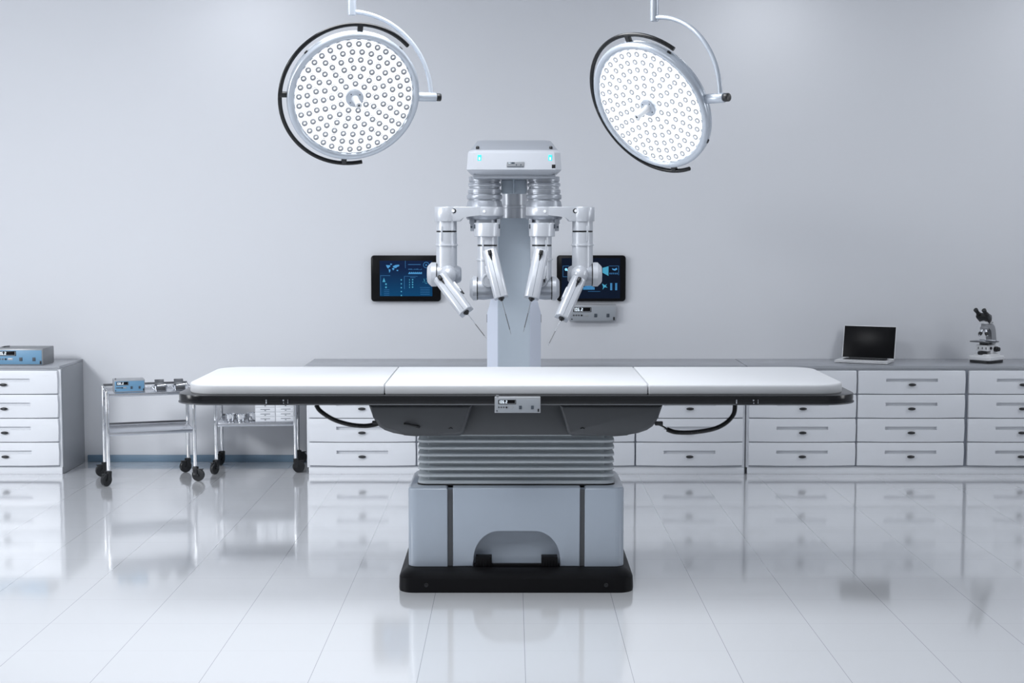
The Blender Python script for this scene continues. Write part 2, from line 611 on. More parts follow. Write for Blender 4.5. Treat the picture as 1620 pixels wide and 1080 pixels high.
def control_unit(label, W, H, D, loc, rz, fascia, casing, antenna=True):
    """local: x right, front at y = 0 facing -y, base at z = 0"""
    t = thing('control_unit', label, 'medical device', loc, rz, 'numeric display control units')
    m = MB(); m.box((0, 0, 0), (W, D, H), 0.004 * W / 0.35)
    obj('casing', m, casing, t, local=True)
    m = MB(); m.box((W * 0.025, -0.0025, H * 0.06), (W * 0.975, 0.001, H * 0.9), 0.001)
    obj('front_panel', m, fascia, t, local=True)
    y = -0.0025
    m = MB(); m.box((W * 0.08, y - 0.002, H * 0.57), (W * 0.465, y + 0.0005, H * 0.85), 0.0006)
    d = obj('display', m, 'glass_black', t, local=True)
    m = MB()
    x0, x1, z0, z1, e = W * 0.095, W * 0.452, H * 0.60, H * 0.82, H * 0.02
    for q in ((x0, x1, z0, z0 + e), (x1 - W * 0.008, x1, z0, z1)):
        m.box((q[0], y - 0.0026, q[2]), (q[1], y - 0.002, q[3]))
    obj('display_edge', m, 'casing_l', d, local=True)
    m = MB(); digits(m, '106.2', W * 0.105, H * 0.63, y - 0.002, H * 0.18)
    obj('digits', m, 'digit', d, local=True)
    m = MB()
    for k in range(3):
        m.cyl((W * (0.09 + 0.055 * k), y - 0.001, H * 0.37), (W * (0.09 + 0.055 * k), y, H * 0.37), H * 0.055, n=12)
    obj('indicator_row', m, 'dsteel', t, local=True)
    m = MB(); m.cyl((W * 0.258, y - 0.004, H * 0.37), (W * 0.258, y, H * 0.37), H * 0.055, n=14)
    obj('dial', m, 'black', t, local=True)
    m = MB(); m.box((W * 0.30, y - 0.001, H * 0.31), (W * 0.40, y, H * 0.43), 0.0004)
    obj('slider', m, 'casing_l', t, local=True)
    for bx in (0.56, 0.822):
        m = MB(); m.box((W * (bx - 0.03), y - 0.004, H * 0.26), (W * (bx + 0.03), y, H * 0.47), 0.001)
        obj('push_button', m, 'dark', t, local=True)
    m = MB(); m.box((W * 0.935, y - 0.003, H * 0.08), (W * 0.968, y, H * 0.27), 0.0008)
    obj('power_switch', m, 'black', t, local=True)
    m = MB(); m.cyl((W * 0.05, y - 0.002, H * 0.14), (W * 0.05, y, H * 0.14), H * 0.04, n=12)
    obj('screw', m, 'black', t, local=True)
    if antenna:
        m = MB()
        m.cyl((W * 0.06, D * 0.25, H - 0.001), (W * 0.06, D * 0.25, H + H * 0.13), W * 0.028, n=14)
        obj('top_knob', m, 'casing', t, local=True)
    return t


cu = control_unit('wide blue-fronted control unit on the worktop at far left', 0.354, 0.118, 0.25,
                  (xx(-10.6, 577, 10.35), 10.345, 0.7692), 0, 'blue', 'casing', antenna=False)
m = MB(); m.tube([(0.02, 0.12, 0.114), (0.05, 0.11, 0.124), (0.085, 0.105, 0.127)], 0.005, 8)
obj('cable_stub', m, 'dsteel', cu, local=True)
control_unit('grey control unit mounted on the wall under the right screen', 0.343, 0.122, 0.06,
             (xx(901, 508, 10.80), WALL_Y - 0.0602, zz(508.3, 10.80)), 0, 'grey_fascia', 'casing_l', antenna=False)


# ------------------------------------------------------------------ wall screens
def wall_screen(label, u0, u1, v0, v1, sm):
    Y = 10.82
    p0, p1 = pt(u0, v1, Y), pt(u1, v0, Y)
    cx, cz = (p0.x + p1.x) / 2, p0.z
    W, H = p1.x - p0.x, p1.z - p0.z
    t = thing('wall_screen', label, 'screen', (cx, Y, cz), 0, 'touch screens on the back wall')
    m = MB()
    pts = [(p[0], p[1]) for p in rrect(-W / 2, W / 2, 0, H, 0.022, 0)]
    m.prism(pts, 0, 0.03, bevel=0.003, seg=2)
    obj('bezel', m, 'glass_black', t, local=True)
    m = MB(); m.box((-W * 0.3, 0.03, H * 0.25), (W * 0.3, WALL_Y - Y - 0.0005, H * 0.75))
    obj('wall_mount', m, 'black', t, local=True)
    return t, W, H


def gfx(t, name, m, shapes, W, H, area_, y=-0.0022):
    """shapes: lists of (a, b) in 0..1 of the lit screen area (b downward)"""
    mb = MB()
    x0, x1, z0, z1 = area_
    for s in shapes:
        a = [(x0 + (x1 - x0) * p[0], z1 - (z1 - z0) * p[1]) for p in s]
        mb.prism(a, y - 0.0006, y)
    return obj(name, mb, m, t, local=True)


def rc(a, b_, c, d):
    return [(a, b_), (c, b_), (c, d), (a, d)]


def disc(x, y, r, asp=1.48, n=14):
    return [(x + r * math.cos(2 * math.pi * k / n), y + r * asp * math.sin(2 * math.pi * k / n)) for k in range(n)]


def ringseg(x, y, r, w, asp=1.48, n=22):
    out = []
    for k in range(n):
        a0, a1 = 2 * math.pi * k / n, 2 * math.pi * (k + 0.8) / n
        out.append([(x + q * math.cos(a), y + q * asp * math.sin(a)) for q, a in ((r, a0), (r, a1), (r - w, a1), (r - w, a0))])
    return out


random.seed(4)
t1, W, H = wall_screen('black wall screen with a blue world map display', 587.3, 697, 403.9, 476.6, None)
A = (-W / 2 + W * 0.125, W / 2 - W * 0.12, H * 0.115, H * 0.885)
m = MB(); m.box((A[0], -0.0016, A[2]), (A[1], -0.0004, A[3]))
s1 = obj('screen', m, screen_mat('screen_map_glow', (0.002, 0.016, 0.075), (0.0, 0.085, 0.24), 0.7), t1, local=True)
worldmap = [
    [(0.12, 0.12), (0.20, 0.13), (0.205, 0.16), (0.175, 0.19), (0.165, 0.22), (0.14, 0.19)],
    [(0.205, 0.08), (0.24, 0.09), (0.225, 0.12), (0.20, 0.11)],
    [(0.17, 0.24), (0.205, 0.25), (0.20, 0.30), (0.185, 0.34), (0.175, 0.29)],
    [(0.245, 0.16), (0.30, 0.12), (0.37, 0.11), (0.375, 0.15), (0.33, 0.18), (0.31, 0.21), (0.27, 0.19)],
    [(0.235, 0.21), (0.28, 0.20), (0.275, 0.25), (0.255, 0.27), (0.24, 0.24)],
    [(0.32, 0.26), (0.355, 0.26), (0.35, 0.29), (0.325, 0.29)]]
gfx(s1, 'world_map', 'gfx_hi', worldmap, W, H, A)
lines = [rc(0.485, 0.0, 0.492, 0.21), rc(0.01, 0.415, 0.20, 0.425), rc(0.465, 0.435, 0.472, 0.8), rc(0.47, 0.435, 0.72, 0.443),
         rc(0.012, 0.42, 0.018, 0.98), rc(0.54, 0.1, 0.78, 0.115), rc(0.76, 0.75, 0.96, 0.757), rc(0.58, 0.47, 0.68, 0.48)]
lines += [rc(0.08, 0.82 + 0.05 * k, 0.18, 0.828 + 0.05 * k) for k in range(4)]
lines += [rc(0.77, 0.80 + 0.05 * k, 0.95, 0.808 + 0.05 * k) for k in range(4)]
gfx(s1, 'frame_lines', 'gfx_mid', lines, W, H, A)
bars = [rc(0.545 + 0.013 * k, 0.375 - 0.03 - 0.03 * abs(math.sin(k * 1.1)), 0.556 + 0.013 * k, 0.375) for k in range(20)]
gfx(s1, 'bar_chart', 'gfx_hi', bars, W, H, A)
bars = [rc(0.545 + 0.013 * k, 0.22 + 0.03 * random.random(), 0.552 + 0.013 * k, 0.255) for k in range(20)]
gfx(s1, 'line_chart', 'gfx_mid', bars, W, H, A)
icons = [[(0.08, 0.48), (0.108, 0.60), (0.052, 0.60)], disc(0.118, 0.66, 0.017), disc(0.118, 0.75, 0.017)]
icons += [rc(0.56, 0.52 + 0.07 * k, 0.572, 0.56 + 0.07 * k) for k in range(4)]
icons += [disc(0.625, 0.535 + 0.07 * k, 0.014) for k in range(4)]
icons += [disc(0.41, 0.54 + 0.11 * k, 0.013) for k in range(5)]
icons += [disc(0.79 + 0.11 * random.random(), 0.5 + 0.16 * random.random(), 0.006) for k in range(12)]
gfx(s1, 'icon', 'gfx_cyan', icons, W, H, A)
gfx(s1, 'dial_graphic', 'gfx_mid', ringseg(0.885, 0.12, 0.06, 0.014) + [disc(0.885, 0.12, 0.018)], W, H, A)

t2, W, H = wall_screen('black wall screen with cyan charts above the grey control unit', 880.8, 990, 403.8, 476.4, None)
A = (-W / 2 + W * 0.07, W / 2 - W * 0.08, H * 0.06, H * 0.94)
m = MB(); m.box((A[0], -0.0016, A[2]), (A[1], -0.0004, A[3]))
s2 = obj('screen', m, screen_mat('screen_chart_glow', (0.001, 0.004, 0.016), (0.001, 0.006, 0.022), 0.8), t2, local=True)
gfx(s2, 'funnel_chart', 'gfx_cyan', [[(0.70, 0.24), (0.80, 0.20), (0.80, 0.44), (0.70, 0.36)]], W, H, A)
gfx(s2, 'map_graphic', 'gfx_hi', [[(0.86, 0.25), (0.90, 0.27), (0.94, 0.24), (0.95, 0.28), (0.91, 0.31), (0.87, 0.29)]], W, H, A)
gfx(s2, 'frame_lines', 'gfx_mid', [rc(0.02, 0.19, 0.13, 0.2), rc(0.02, 0.19, 0.026, 0.46), rc(0.02, 0.455, 0.13, 0.465),
                                 rc(0.81, 0.19, 0.98, 0.198), rc(0.97, 0.19, 0.977, 0.42), rc(0.45, 0.82, 0.66, 0.828)] +
    [rc(0.82 + 0.03 * k, 0.36, 0.835 + 0.03 * k, 0.40) for k in range(5)], W, H, A)
gfx(s2, 'bar_chart', 'gfx_hi', [rc(0.37 + 0.022 * k, 0.76 - 0.03 - 0.07 * math.sin(math.pi * (k + 0.6) / 9), 0.386 + 0.022 * k, 0.78) for k in range(9)], W, H, A)
gfx(s2, 'glow_icon', 'gfx_glow', [disc(0.075, 0.28, 0.022), disc(0.10, 0.30, 0.012)], W, H, A)
gfx(s2, 'level_bar', 'gfx_hi', [rc(0.83, 0.62 + 0.03 * k, 0.865, 0.64 + 0.03 * k) for k in range(6)] +
    [rc(0.915, 0.62 + 0.03 * k, 0.95, 0.64 + 0.03 * k) for k in range(6)], W, H, A)
gfx(s2, 'star_icon', 'gfx_cyan', [[(0.69, 0.63), (0.74, 0.67), (0.775, 0.64), (0.755, 0.69), (0.785, 0.73), (0.735, 0.72), (0.70, 0.78), (0.71, 0.71)]], W, H, A)


# ------------------------------------------------------------------ operating table
TX = 0.02
t = thing('operating_table', 'white-topped operating table on grey pedestal with black base', 'operating table', (TX, 7.3, 0))
YF, YB = 6.93, 7.67
m = MB()
rings = [rrect(TX - 0.563, TX + 0.563, YF, YB, 0.075, 0.0, 8), rrect(TX - 0.565, TX + 0.565, YF - 0.002, YB + 0.002, 0.076, 0.012, 8),
         rrect(TX - 0.563, TX + 0.563, YF, YB, 0.075, 0.068, 8), rrect(TX - 0.555, TX + 0.555, YF + 0.02, YB - 0.02, 0.065, 0.082, 8),
         rrect(TX - 0.528, TX + 0.528, YF + 0.07, YB - 0.07, 0.05, 0.100, 8)]
m.loft(rings)
pl = obj('plinth', m, 'plinth', t)
for sx in (-1, 1):
    m = MB(); m.lathe([(0.010, 0), (0.010, 0.004), (0.004, 0.005), (0.004, 0.001)], (TX + sx * 0.43, YF - 0.001, 0.038), (0, -1, 0), 16)
    obj('plinth_screw', m, 'black', pl)
# pedestal: inner core and three front panels
BZ0, BZ1 = 0.0995, 0.486
BY0, BY1 = 7.05, 7.58
bx0, bx1 = -0.525 + TX, 0.525 + TX
g0, g1 = xx(708, 840, BY0), xx(716.5, 840, BY0)
h0, h1 = xx(917.5, 840, BY0), xx(925, 840, BY0)
m = MB(); slab(m, bx0 + 0.006, bx1 - 0.006, BY0 + 0.16, BY1, 0.03, BZ0, BZ1 - 0.001, 0.012)
m.box((bx0 + 0.01, BY0 + 0.022, BZ0), (g1 + 0.03, BY0 + 0.17, BZ1 - 0.012))
m.box((h0 - 0.03, BY0 + 0.022, BZ0), (bx1 - 0.01, BY0 + 0.17, BZ1 - 0.012))
m.box((g1, BY0 + 0.05, 0.31), (h0, BY0 + 0.17, BZ1 - 0.012))
obj('pedestal_core', m, 'shell', t)
for x0, x1 in ((g0 - 0.002, g1 + 0.002), (h0 - 0.002, h1 + 0.002)):
    m = MB(); m.box((x0, BY0 + 0.016, BZ0), (x1, BY0 + 0.024, BZ1 - 0.011))
    obj('panel_groove', m, 'tub', t)
for x0, x1, rr in ((bx0, g0, (0.048, 0.005, 0.002, 0.03)), (h1, bx1, (0.005, 0.048, 0.03, 0.002))):
    m = MB(); slab(m, x0, x1, BY0, BY1 - 0.05, rr, BZ0, BZ1, 0.012, bottom_edge=0.002)
    obj('side_panel', m, 'shell', t)
a0, a1, az = xx(749, 880, BY0), xx(886, 880, BY0), zz(839.5, BY0)
rr = 0.125
poly = [(a0, BZ0), (g1, BZ0), (g1, BZ1), (h0, BZ1), (h0, BZ0), (a1, BZ0)]
for k in range(13):
    an = math.pi / 2 * k / 12
    poly.append((a1 - rr + rr * math.cos(an), az - rr * 1.12 + rr * 1.12 * math.sin(an)))
for k in range(13):
    an = math.pi / 2 + math.pi / 2 * k / 12
    poly.append((a0 + rr + rr * math.cos(an), az - rr * 1.12 + rr * 1.12 * math.sin(an)))
m = MB(); m.prism(poly, BY0, BY0 + 0.07, bevel=0.006, seg=3)
m.box((g1 + 0.001, BY0 + 0.06, BZ1 - 0.02), (h0 - 0.001, BY1 - 0.05, BZ1 - 0.0005))
obj('front_panel', m, 'shell', t)
m = MB(); m.box((a0 - 0.01, BY0 + 0.068, BZ0), (a1 + 0.01, BY0 + 0.072, az + 0.02))
obj('arch_back', m, 'shell', t)
m = MB(); m.box((a0 + 0.002, BY0 - 0.004, BZ0), (a1 - 0.002, BY0 + 0.02, BZ0 + 0.014), 0.002)
obj('arch_sill', m, 'plinth', t)
for u0, u1 in ((752.5, 778), (856.5, 882)):
    m = MB()
    x0, x1 = xx(u0, 897, BY0), xx(u1, 897, BY0)
    m.box((x0, BY0 - 0.015, BZ0), (x1, BY0 + 0.05, BZ0 + 0.05), 0.003)
    for k in range(5):
        xa = x0 + (x1 - x0) * (0.12 + 0.17 * k)
        m.box((xa, BY0 - 0.018, BZ0 + 0.004), (xa + 0.005, BY0 - 0.012, BZ0 + 0.034), 0.001)
    obj('brake_pedal', m, 'plinth', t)
# bellows
bl = MB()
rings = []
nb = 8
zb0, zb1 = BZ1, 0.757
for k in range(nb):
    z0 = zb0 + (zb1 - zb0) * k / nb
    hgt = (zb1 - zb0) / nb
    for dz, ins in ((0.0, 0.049), (0.14, 0.007), (0.20, 0.0), (0.50, 0.0), (0.57, 0.005), (0.64, 0.049), (0.99, 0.049)):
        rings.append(rrect(TX - 0.482 + ins, TX + 0.482 - ins, 7.125 + ins, 7.53 - ins, max(0.006, 0.05 - ins * 0.9), z0 + dz * hgt, 6))
bl.loft(rings)
obj('bellows', bl, 'bellows', t)
m = MB(); slab(m, TX - 0.486, TX + 0.486, 7.121, 7.532, 0.052, BZ1 - 0.001, BZ1 + 0.004, 0.002)
obj('bellows_seal', m, 'black', t)
# dark shell under the table top
YS = 6.97
def P2(u, v, Y=YS):
    q = pt(u, v, Y)
    return (q.x, q.z)
lobe = [P2(*q) for q in ((582.5, 640.5), (590, 660), (593.5, 668), (599, 675), (608, 681), (622, 685.8), (640, 688.5), (660, 690), (726, 690), (731.5, 688), (734.5, 683), (747, 640.5))]
m = MB(); m.prism(lobe, YS, 7.63, bevel=0.02, seg=5)
mirror = [(2 * TX - p[0] - 0.004, p[1]) for p in lobe]
m2 = MB(); m2.prism(list(reversed(mirror)), YS, 7.63, bevel=0.02, seg=5)
sl = obj('under_shell', m, 'tub', t)
sr = obj('under_shell', m2, 'tub', t)
m = MB(); m.box((P2(735, 690)[0] - 0.03, YS + 0.075, zz(688, YS + 0.075)), (P2(897, 690)[0] + 0.03, 7.6, 0.915), 0.006)
obj('under_shell_centre', m, 'tub', t)
m = MB(); m.tube([pt(640, 670.5, YS - 0.002), pt(647, 671.5, YS - 0.02), pt(655, 673, YS - 0.02), pt(663.5, 675.5, YS - 0.002)], 0.006, 8)
obj('shell_handle', m, 'black', sl)
for u, s in ((713, sl), (921.5, sr)):
    m = MB(); m.tube([pt(u - 3, 678, YS - 0.001), pt(u, 676.8, YS - 0.004), pt(u + 3, 678, YS - 0.001)], 0.0025, 8)
    obj('shell_catch', m, 'black', s)
# black rail frame
RZ0, RZ1 = 0.920, 0.962
m = MB()
slab(m, TX - 1.603, TX + 1.603, 6.81, 7.79, 0.17, RZ0, RZ1, 0.004, n=12, seg=2, bottom_edge=0.004)
fr = obj('rail_frame', m, 'rail', t)
m = MB(); slab(m, TX - 1.607, TX + 1.607, 6.806, 7.794, 0.174, RZ0 - 0.002, RZ0 + 0.004, 0.002, n=12, seg=2)
obj('rail_lip', m, 'tub', fr)
for u0 in (420, 1163):
    m = MB()
    p0, p1 = pt(u0, 639, 6.81), pt(u0 + 37, 630.5, 6.81)
    m.box((p0.x, 6.803, p0.z), (p1.x, 6.812, p1.z), 0.002)
    so = obj('rail_socket', m, 'rail', t)
    m = MB()
    m.box((p0.x + 0.002, 6.800, p0.z + 0.003), (p0.x + 0.008, 6.804, p1.z - 0.003), 0.001)
    m.box((p1.x - 0.028, 6.800, p1.z - 0.010), (p1.x - 0.021, 6.804, p1.z - 0.003), 0.001)
    m.box((p1.x - 0.026, 6.800, p0.z + 0.003), (p1.x - 0.021, 6.804, p0.z + 0.008), 0.001)
    m.box((p1.x - 0.005, 6.800, p0.z + 0.003), (p1.x - 0.002, 6.804, p1.z - 0.003), 0.001)
    obj('socket_contact', m, 'steel', so)
# mattress in three sections
ms = (-1.556, xx(609, 608, 6.89) - TX, xx(1024.4, 608, 6.89) - TX, 1.556)
for i in range(3):
    x0, x1 = TX + ms[i] + (0.002 if i else 0), TX + ms[i + 1] - (0.002 if i < 2 else 0)
    rads = ((0.15, 0.006, 0.006, 0.13), (0.006,) * 4, (0.006, 0.15, 0.13, 0.006))[i]
    m = MB()
    edge = 0.011

    def rg(ins, z):
        # only outer edges are rounded over: seams stay square
        li = ins if i == 0 else min(ins, 0.002)
        ri = ins if i == 2 else min(ins, 0.002)
        return rrect(x0 + li, x1 - ri, 6.862 + ins, 7.738 - ins, [max(q - ins, 0.003) for q in rads], z, 10)
    rings = [rg(0.004, RZ1 + 0.0005), rg(0.0, RZ1 + 0.006)]
    for k in range(7):
        a = math.pi / 2 * k / 6
        rings.append(rg(edge * (1 - math.cos(a)), 1.009 - edge + edge * math.sin(a)))
    m.loft(rings)
    obj('mattress_section', m, 'mattress', t, smooth=50)


def spline(pts, n=60):
    """Catmull-Rom through the points"""
    P = [Vector(p) for p in pts]
    P = [P[0] * 2 - P[1]] + P + [P[-1] * 2 - P[-2]]
    out = []
    segs = len(P) - 3
    for s in range(segs):
        for k in range(n):
            q = k / n
            a, b_, c, d = P[s:s + 4]
            out.append(0.5 * ((2 * b_) + (c - a) * q + (2 * a - 5 * b_ + 4 * c - d) * q * q + (3 * b_ - a - 3 * c + d) * q ** 3))
    out.append(P[-2])
    return out


YH = 6.99
for pts in (((500, 640), (507, 650), (527, 663), (552, 671), (576, 673.5), (592, 671.5), (603, 668.5)),
            ((1163, 640), (1160.5, 655), (1148, 669), (1128, 678.5), (1097, 683.5), (1070, 683.5), (1055, 679))):
    path = spline([pt(u, v, YH) for u, v in pts], 60)
    rad = [0.0105 + (0.0014 if k % 4 < 2 else -0.0008) for k in range(len(path))]
    m = MB(); m.tube(path, 0.01, 10, radii=rad)
    if pts[0][0] > 800:
        m.tube(spline([pt(1055, 679, YH), pt(1050, 675, YH), pt(1036, 669, YH)], 6), 0.004, 8)
        m.box(tuple(pt(1036, 672.5, YH) - Vector((0, 0.012, 0))), tuple(pt(1048.5, 666.5, YH) + Vector((0, 0.012, 0))), 0.002)
    else:
        m.box(tuple(pt(589, 670.5, YH) - Vector((0, 0.012, 0))), tuple(pt(599, 665.5, YH) + Vector((0, 0.012, 0))), 0.002)
    obj('corrugated_hose', m, 'black', t, smooth=60)

p0 = pt(782.5, 653, 6.76)
control_unit('grey control unit clipped to the operating table rail', 0.2125, 0.0722, 0.045, (p0.x, 6.7605, p0.z), 0, 'grey_fascia', 'casing_l')

# ------------------------------------------------------------------ surgical robot
RX = 0.012
t = thing('surgical_robot', 'white four-armed surgical robot standing behind the operating table', 'robot', (RX, 8.95, 0))
m = MB()
slab(m, RX - 0.42, RX + 0.42, 8.45, 9.6, 0.09, 0.04, 0.2, 0.04)
obj('robot_base', m, 'robot', t)
m = MB()
for x in (-0.33, 0.33):
    for y in (8.55, 9.5):
        m.cyl((RX + x - 0.02, y, 0.045), (RX + x + 0.02, y, 0.045), 0.045, n=20, bev=0.005)
obj('robot_wheels', m, 'black', t)
YM = 8.75
zn = zz(345, YM)


def hexring(hw, hc, y0, y1, y2, z):
    return [(RX - hc, y0, z), (RX + hc, y0, z), (RX + hw, y1, z), (RX + hw, y2, z), (RX - hw, y2, z), (RX - hw, y1, z)]


m = MB()
m.loft([hexring(0.098, 0.094, YM, YM + 0.006, YM + 0.26, 0.19), hexring(0.098, 0.094, YM, YM + 0.006, YM + 0.26, zn)])
obj('mast', m, 'mast', t)
m = MB()
zt = zz(474, YM)
m.loft([hexring(0.162, 0.0985, YM + 0.002, YM + 0.09, YM + 0.34, 0.19), hexring(0.162, 0.0985, YM + 0.002, YM + 0.09, YM + 0.34, zz(497, YM)),
        hexring(0.148, 0.0985, YM + 0.002, YM + 0.07, YM + 0.32, zz(484, YM)), hexring(0.14, 0.0985, YM + 0.03, YM + 0.075, YM + 0.31, zt)])
mh = obj('mast_housing', m, 'mast_side', t)
for sx in (-1, 1):
    m = MB(); m.box((RX + sx * 0.162 - 0.003, YM + 0.11, zz(512, YM)), (RX + sx * 0.162 + 0.003, YM + 0.16, zz(499, YM)), 0.002)
    obj('side_slot', m, 'black', mh)
m = MB()
m.lathe([(0.085, zn), (0.085, zz(330, YM)), (0.083, zz(329.4, YM)), (0.083, zz(328.4, YM)), (0.085, zz(327.6, YM)), (0.085, zz(325, YM)),
         (0.08, zz(324.4, YM)), (0.08, zz(284, YM))], (RX, YM + 0.1, 0), n=40)
obj('neck', m, 'robot', t)
m = MB()


def octring(hw, y0, y1, ch, z):
    return [(RX - hw + ch, y0, z), (RX + hw - ch, y0, z), (RX + hw, y0 + ch * 1.2, z), (RX + hw, y1 - ch, z), (RX + hw - ch, y1, z),
            (RX - hw + ch, y1, z), (RX - hw, y1 - ch, z), (RX - hw, y0 + ch * 1.2, z)]


HF = 8.35
zA, zB, zC, zD = zz(276, HF), zz(268.5, HF), zz(238, HF), zz(222.5, 8.6)
rings = [octring(0.228, HF + 0.05, 9.08, 0.03, zA), octring(0.262, HF + 0.005, 9.12, 0.035, zB - 0.004), octring(0.269, HF, 9.125, 0.037, zB + 0.002),
         octring(0.262, HF + 0.014, 9.11, 0.036, zC - 0.012), octring(0.256, HF + 0.024, 9.10, 0.035, zC - 0.002), octring(0.250, HF + 0.034, 9.09, 0.034, zC + 0.003),
         octring(0.212, HF + 0.24, 9.0, 0.03, zD - 0.003), octring(0.205, HF + 0.26, 8.97, 0.03, zD)]
m.loft(rings)
bmesh.ops.bevel(m.bm, geom=[e for e in m.bm.edges if e.is_manifold and e.calc_face_angle(0) > 0.25], offset=0.004, segments=2, profile=0.5, affect='EDGES')
hd = obj('head', m, 'robot', t, smooth=25)
m = MB()
m.loft([octring(0.2485, HF + 0.042, 9.085, 0.034, zC + 0.0055), octring(0.2125, HF + 0.241, 9.0, 0.03, zD - 0.0005), octring(0.200, HF + 0.262, 8.965, 0.03, zD + 0.003)])
obj('top_cover', m, 'robot_mid', hd, smooth=25)
m = MB(); m.box((RX - 0.236, HF + 0.06, zz(282, HF)), (RX + 0.236, 9.06, zA + 0.004), 0.01)
obj('head_underside', m, 'robot_mid', t)


def on_face(v):
    # depth of the leaning front face of the head at image height v
    k = (268.5 - v) / (268.5 - 243.0)
    return HF + 0.014 * k


for u, flip in ((758.5, 1), (870.5, 1)):
    y = on_face(249) - 0.001
    p0, p1 = pt(u - 3, 254.5, y), pt(u + 3, 244.8, y)
    m = MB(); m.box((p0.x, y - 0.003, p0.z), (p1.x, y + 0.006, p1.z), 0.002)
    sw = obj('lit_switch', m, 'cyan', hd)
    m = MB(); m.box((p0.x + 0.007, y - 0.0042, p0.z + 0.005), (p1.x - 0.007, y - 0.002, p1.z - 0.014), 0.001)
    obj('switch_symbol', m, 'cyanw', sw)
y = on_face(259) - 0.001
p0, p1 = pt(801.5, 264, y), pt(829, 255.5, y)
m = MB(); m.box((p0.x, y - 0.006, p0.z), (p1.x, y + 0.006, p1.z), 0.0015)
pn = obj('status_panel', m, 'casing_l', hd)
W_, H_ = p1.x - p0.x, p1.z - p0.z
m = MB()
m.box((p0.x + W_ * 0.06, y - 0.007, p0.z + H_ * 0.56), (p0.x + W_ * 0.46, y - 0.0055, p0.z + H_ * 0.88))
for q in (0.56, 0.82):
    m.box((p0.x + W_ * (q - 0.03), y - 0.008, p0.z + H_ * 0.28), (p0.x + W_ * (q + 0.03), y - 0.0055, p0.z + H_ * 0.5))
m.box((p0.x + W_ * 0.02, y - 0.007, p0.z + H_ * 0.02), (p0.x + W_ * 0.98, y - 0.0055, p0.z + H_ * 0.12))
obj('panel_control', m, 'dark', pn)
m = MB(); digits(m, '106.2', p0.x + W_ * 0.09, p0.z + H_ * 0.62, y - 0.007, H_ * 0.2)
obj('panel_digits', m, 'digit', pn)
p0, p1 = pt(873, 266, on_face(264)), pt(878.7, 260.2, on_face(264))
m = MB(); m.box((p0.x, p0.y - 0.003, p0.z), (p1.x, p0.y + 0.01, p1.z), 0.001)
obj('sensor_window', m, 'black', hd)
for u in (755.5, 871.5):
    p = pt(u, 234, 8.42)
    m = MB(); m.lathe([(0.010, -0.012), (0.010, 0.006), (0.007, 0.010), (0.002, 0.0105)], p, (0, -0.3, 1), 16)
    obj('top_button', m, 'black', hd)
# seam rod between the shoulders
m = MB(); m.cyl(pt(812.5, 286, 8.6), pt(812.5, 306, 8.6), 0.006, n=12)
m.sphere(pt(812.5, 281, 8.58), 0.014, (1, 0.8, 1), 16, 8)
m.box((RX - 0.075, 8.62, zz(306, 8.62)), (RX + 0.075, 8.72, zz(284, 8.62)), 0.01)
obj('centre_joint', m, 'mast', t)

SP = 8.45 / FPX * 1.0   # metres per pixel around the arms


def shoulder(uc, mirror):
    p = pt(uc, 300, 8.58)
    s = SP * 1.012
    m = MB()
    prof = [(27, 347.5), (29.0, 345), (29.0, 328), (27.2, 320), (26.6, 317.8), (25.0, 317.2), (25.0, 315.6), (27.6, 314.8), (28.0, 313.6), (28.0, 309.6), (27.6, 308.2), (25.4, 307.4),
            (25.4, 305.8), (26.4, 305.2), (26.4, 300.6), (24.6, 299.6), (24.0, 298.4), (24.0, 295.6), (25.6, 294.6), (26.2, 293.4), (26.2, 291.0), (25.6, 289.8), (23.4, 289.2), (23.4, 287.6), (24.8, 286.6), (24.8, 279.5)]
    m.lathe([(r * s, zz(v, 8.58)) for r, v in prof], (p.x, 8.58, 0), n=48)
    sh = obj('shoulder', m, 'robot_mid', t, smooth=40)
    path = []
    R_ = 25.2 * s
    sg = 1 if mirror else -1
    z0, z1 = zz(300.2, 8.58), zz(294.0, 8.58)
    zc, zr = (z0 + z1) / 2, (z1 - z0) / 2
    a0, a1 = math.radians(-75), math.radians(62)
    for k in range(17):
        path.append((a0 + (a1 - a0) * k / 16, z1))
    for k in range(1, 8):
        path.append((a1 + zr / R_ * math.sin(math.pi * k / 8), zc + zr * math.cos(math.pi * k / 8)))
    for k in range(17):
        path.append((a1 + (a0 - a1) * k / 16, z0))
    m = MB()
    m.tube([Vector((p.x - sg * R_ * math.sin(a), 8.58 - R_ * math.cos(a), z)) for a, z in path], 0.0042, 8)
    obj('slot_rim', m, 'robot', sh, smooth=60)
    return sh


shL = shoulder(766.5, False)
shR = shoulder(860.5, True)


def mirror_u(u):
    return 2 * 814.0 - u


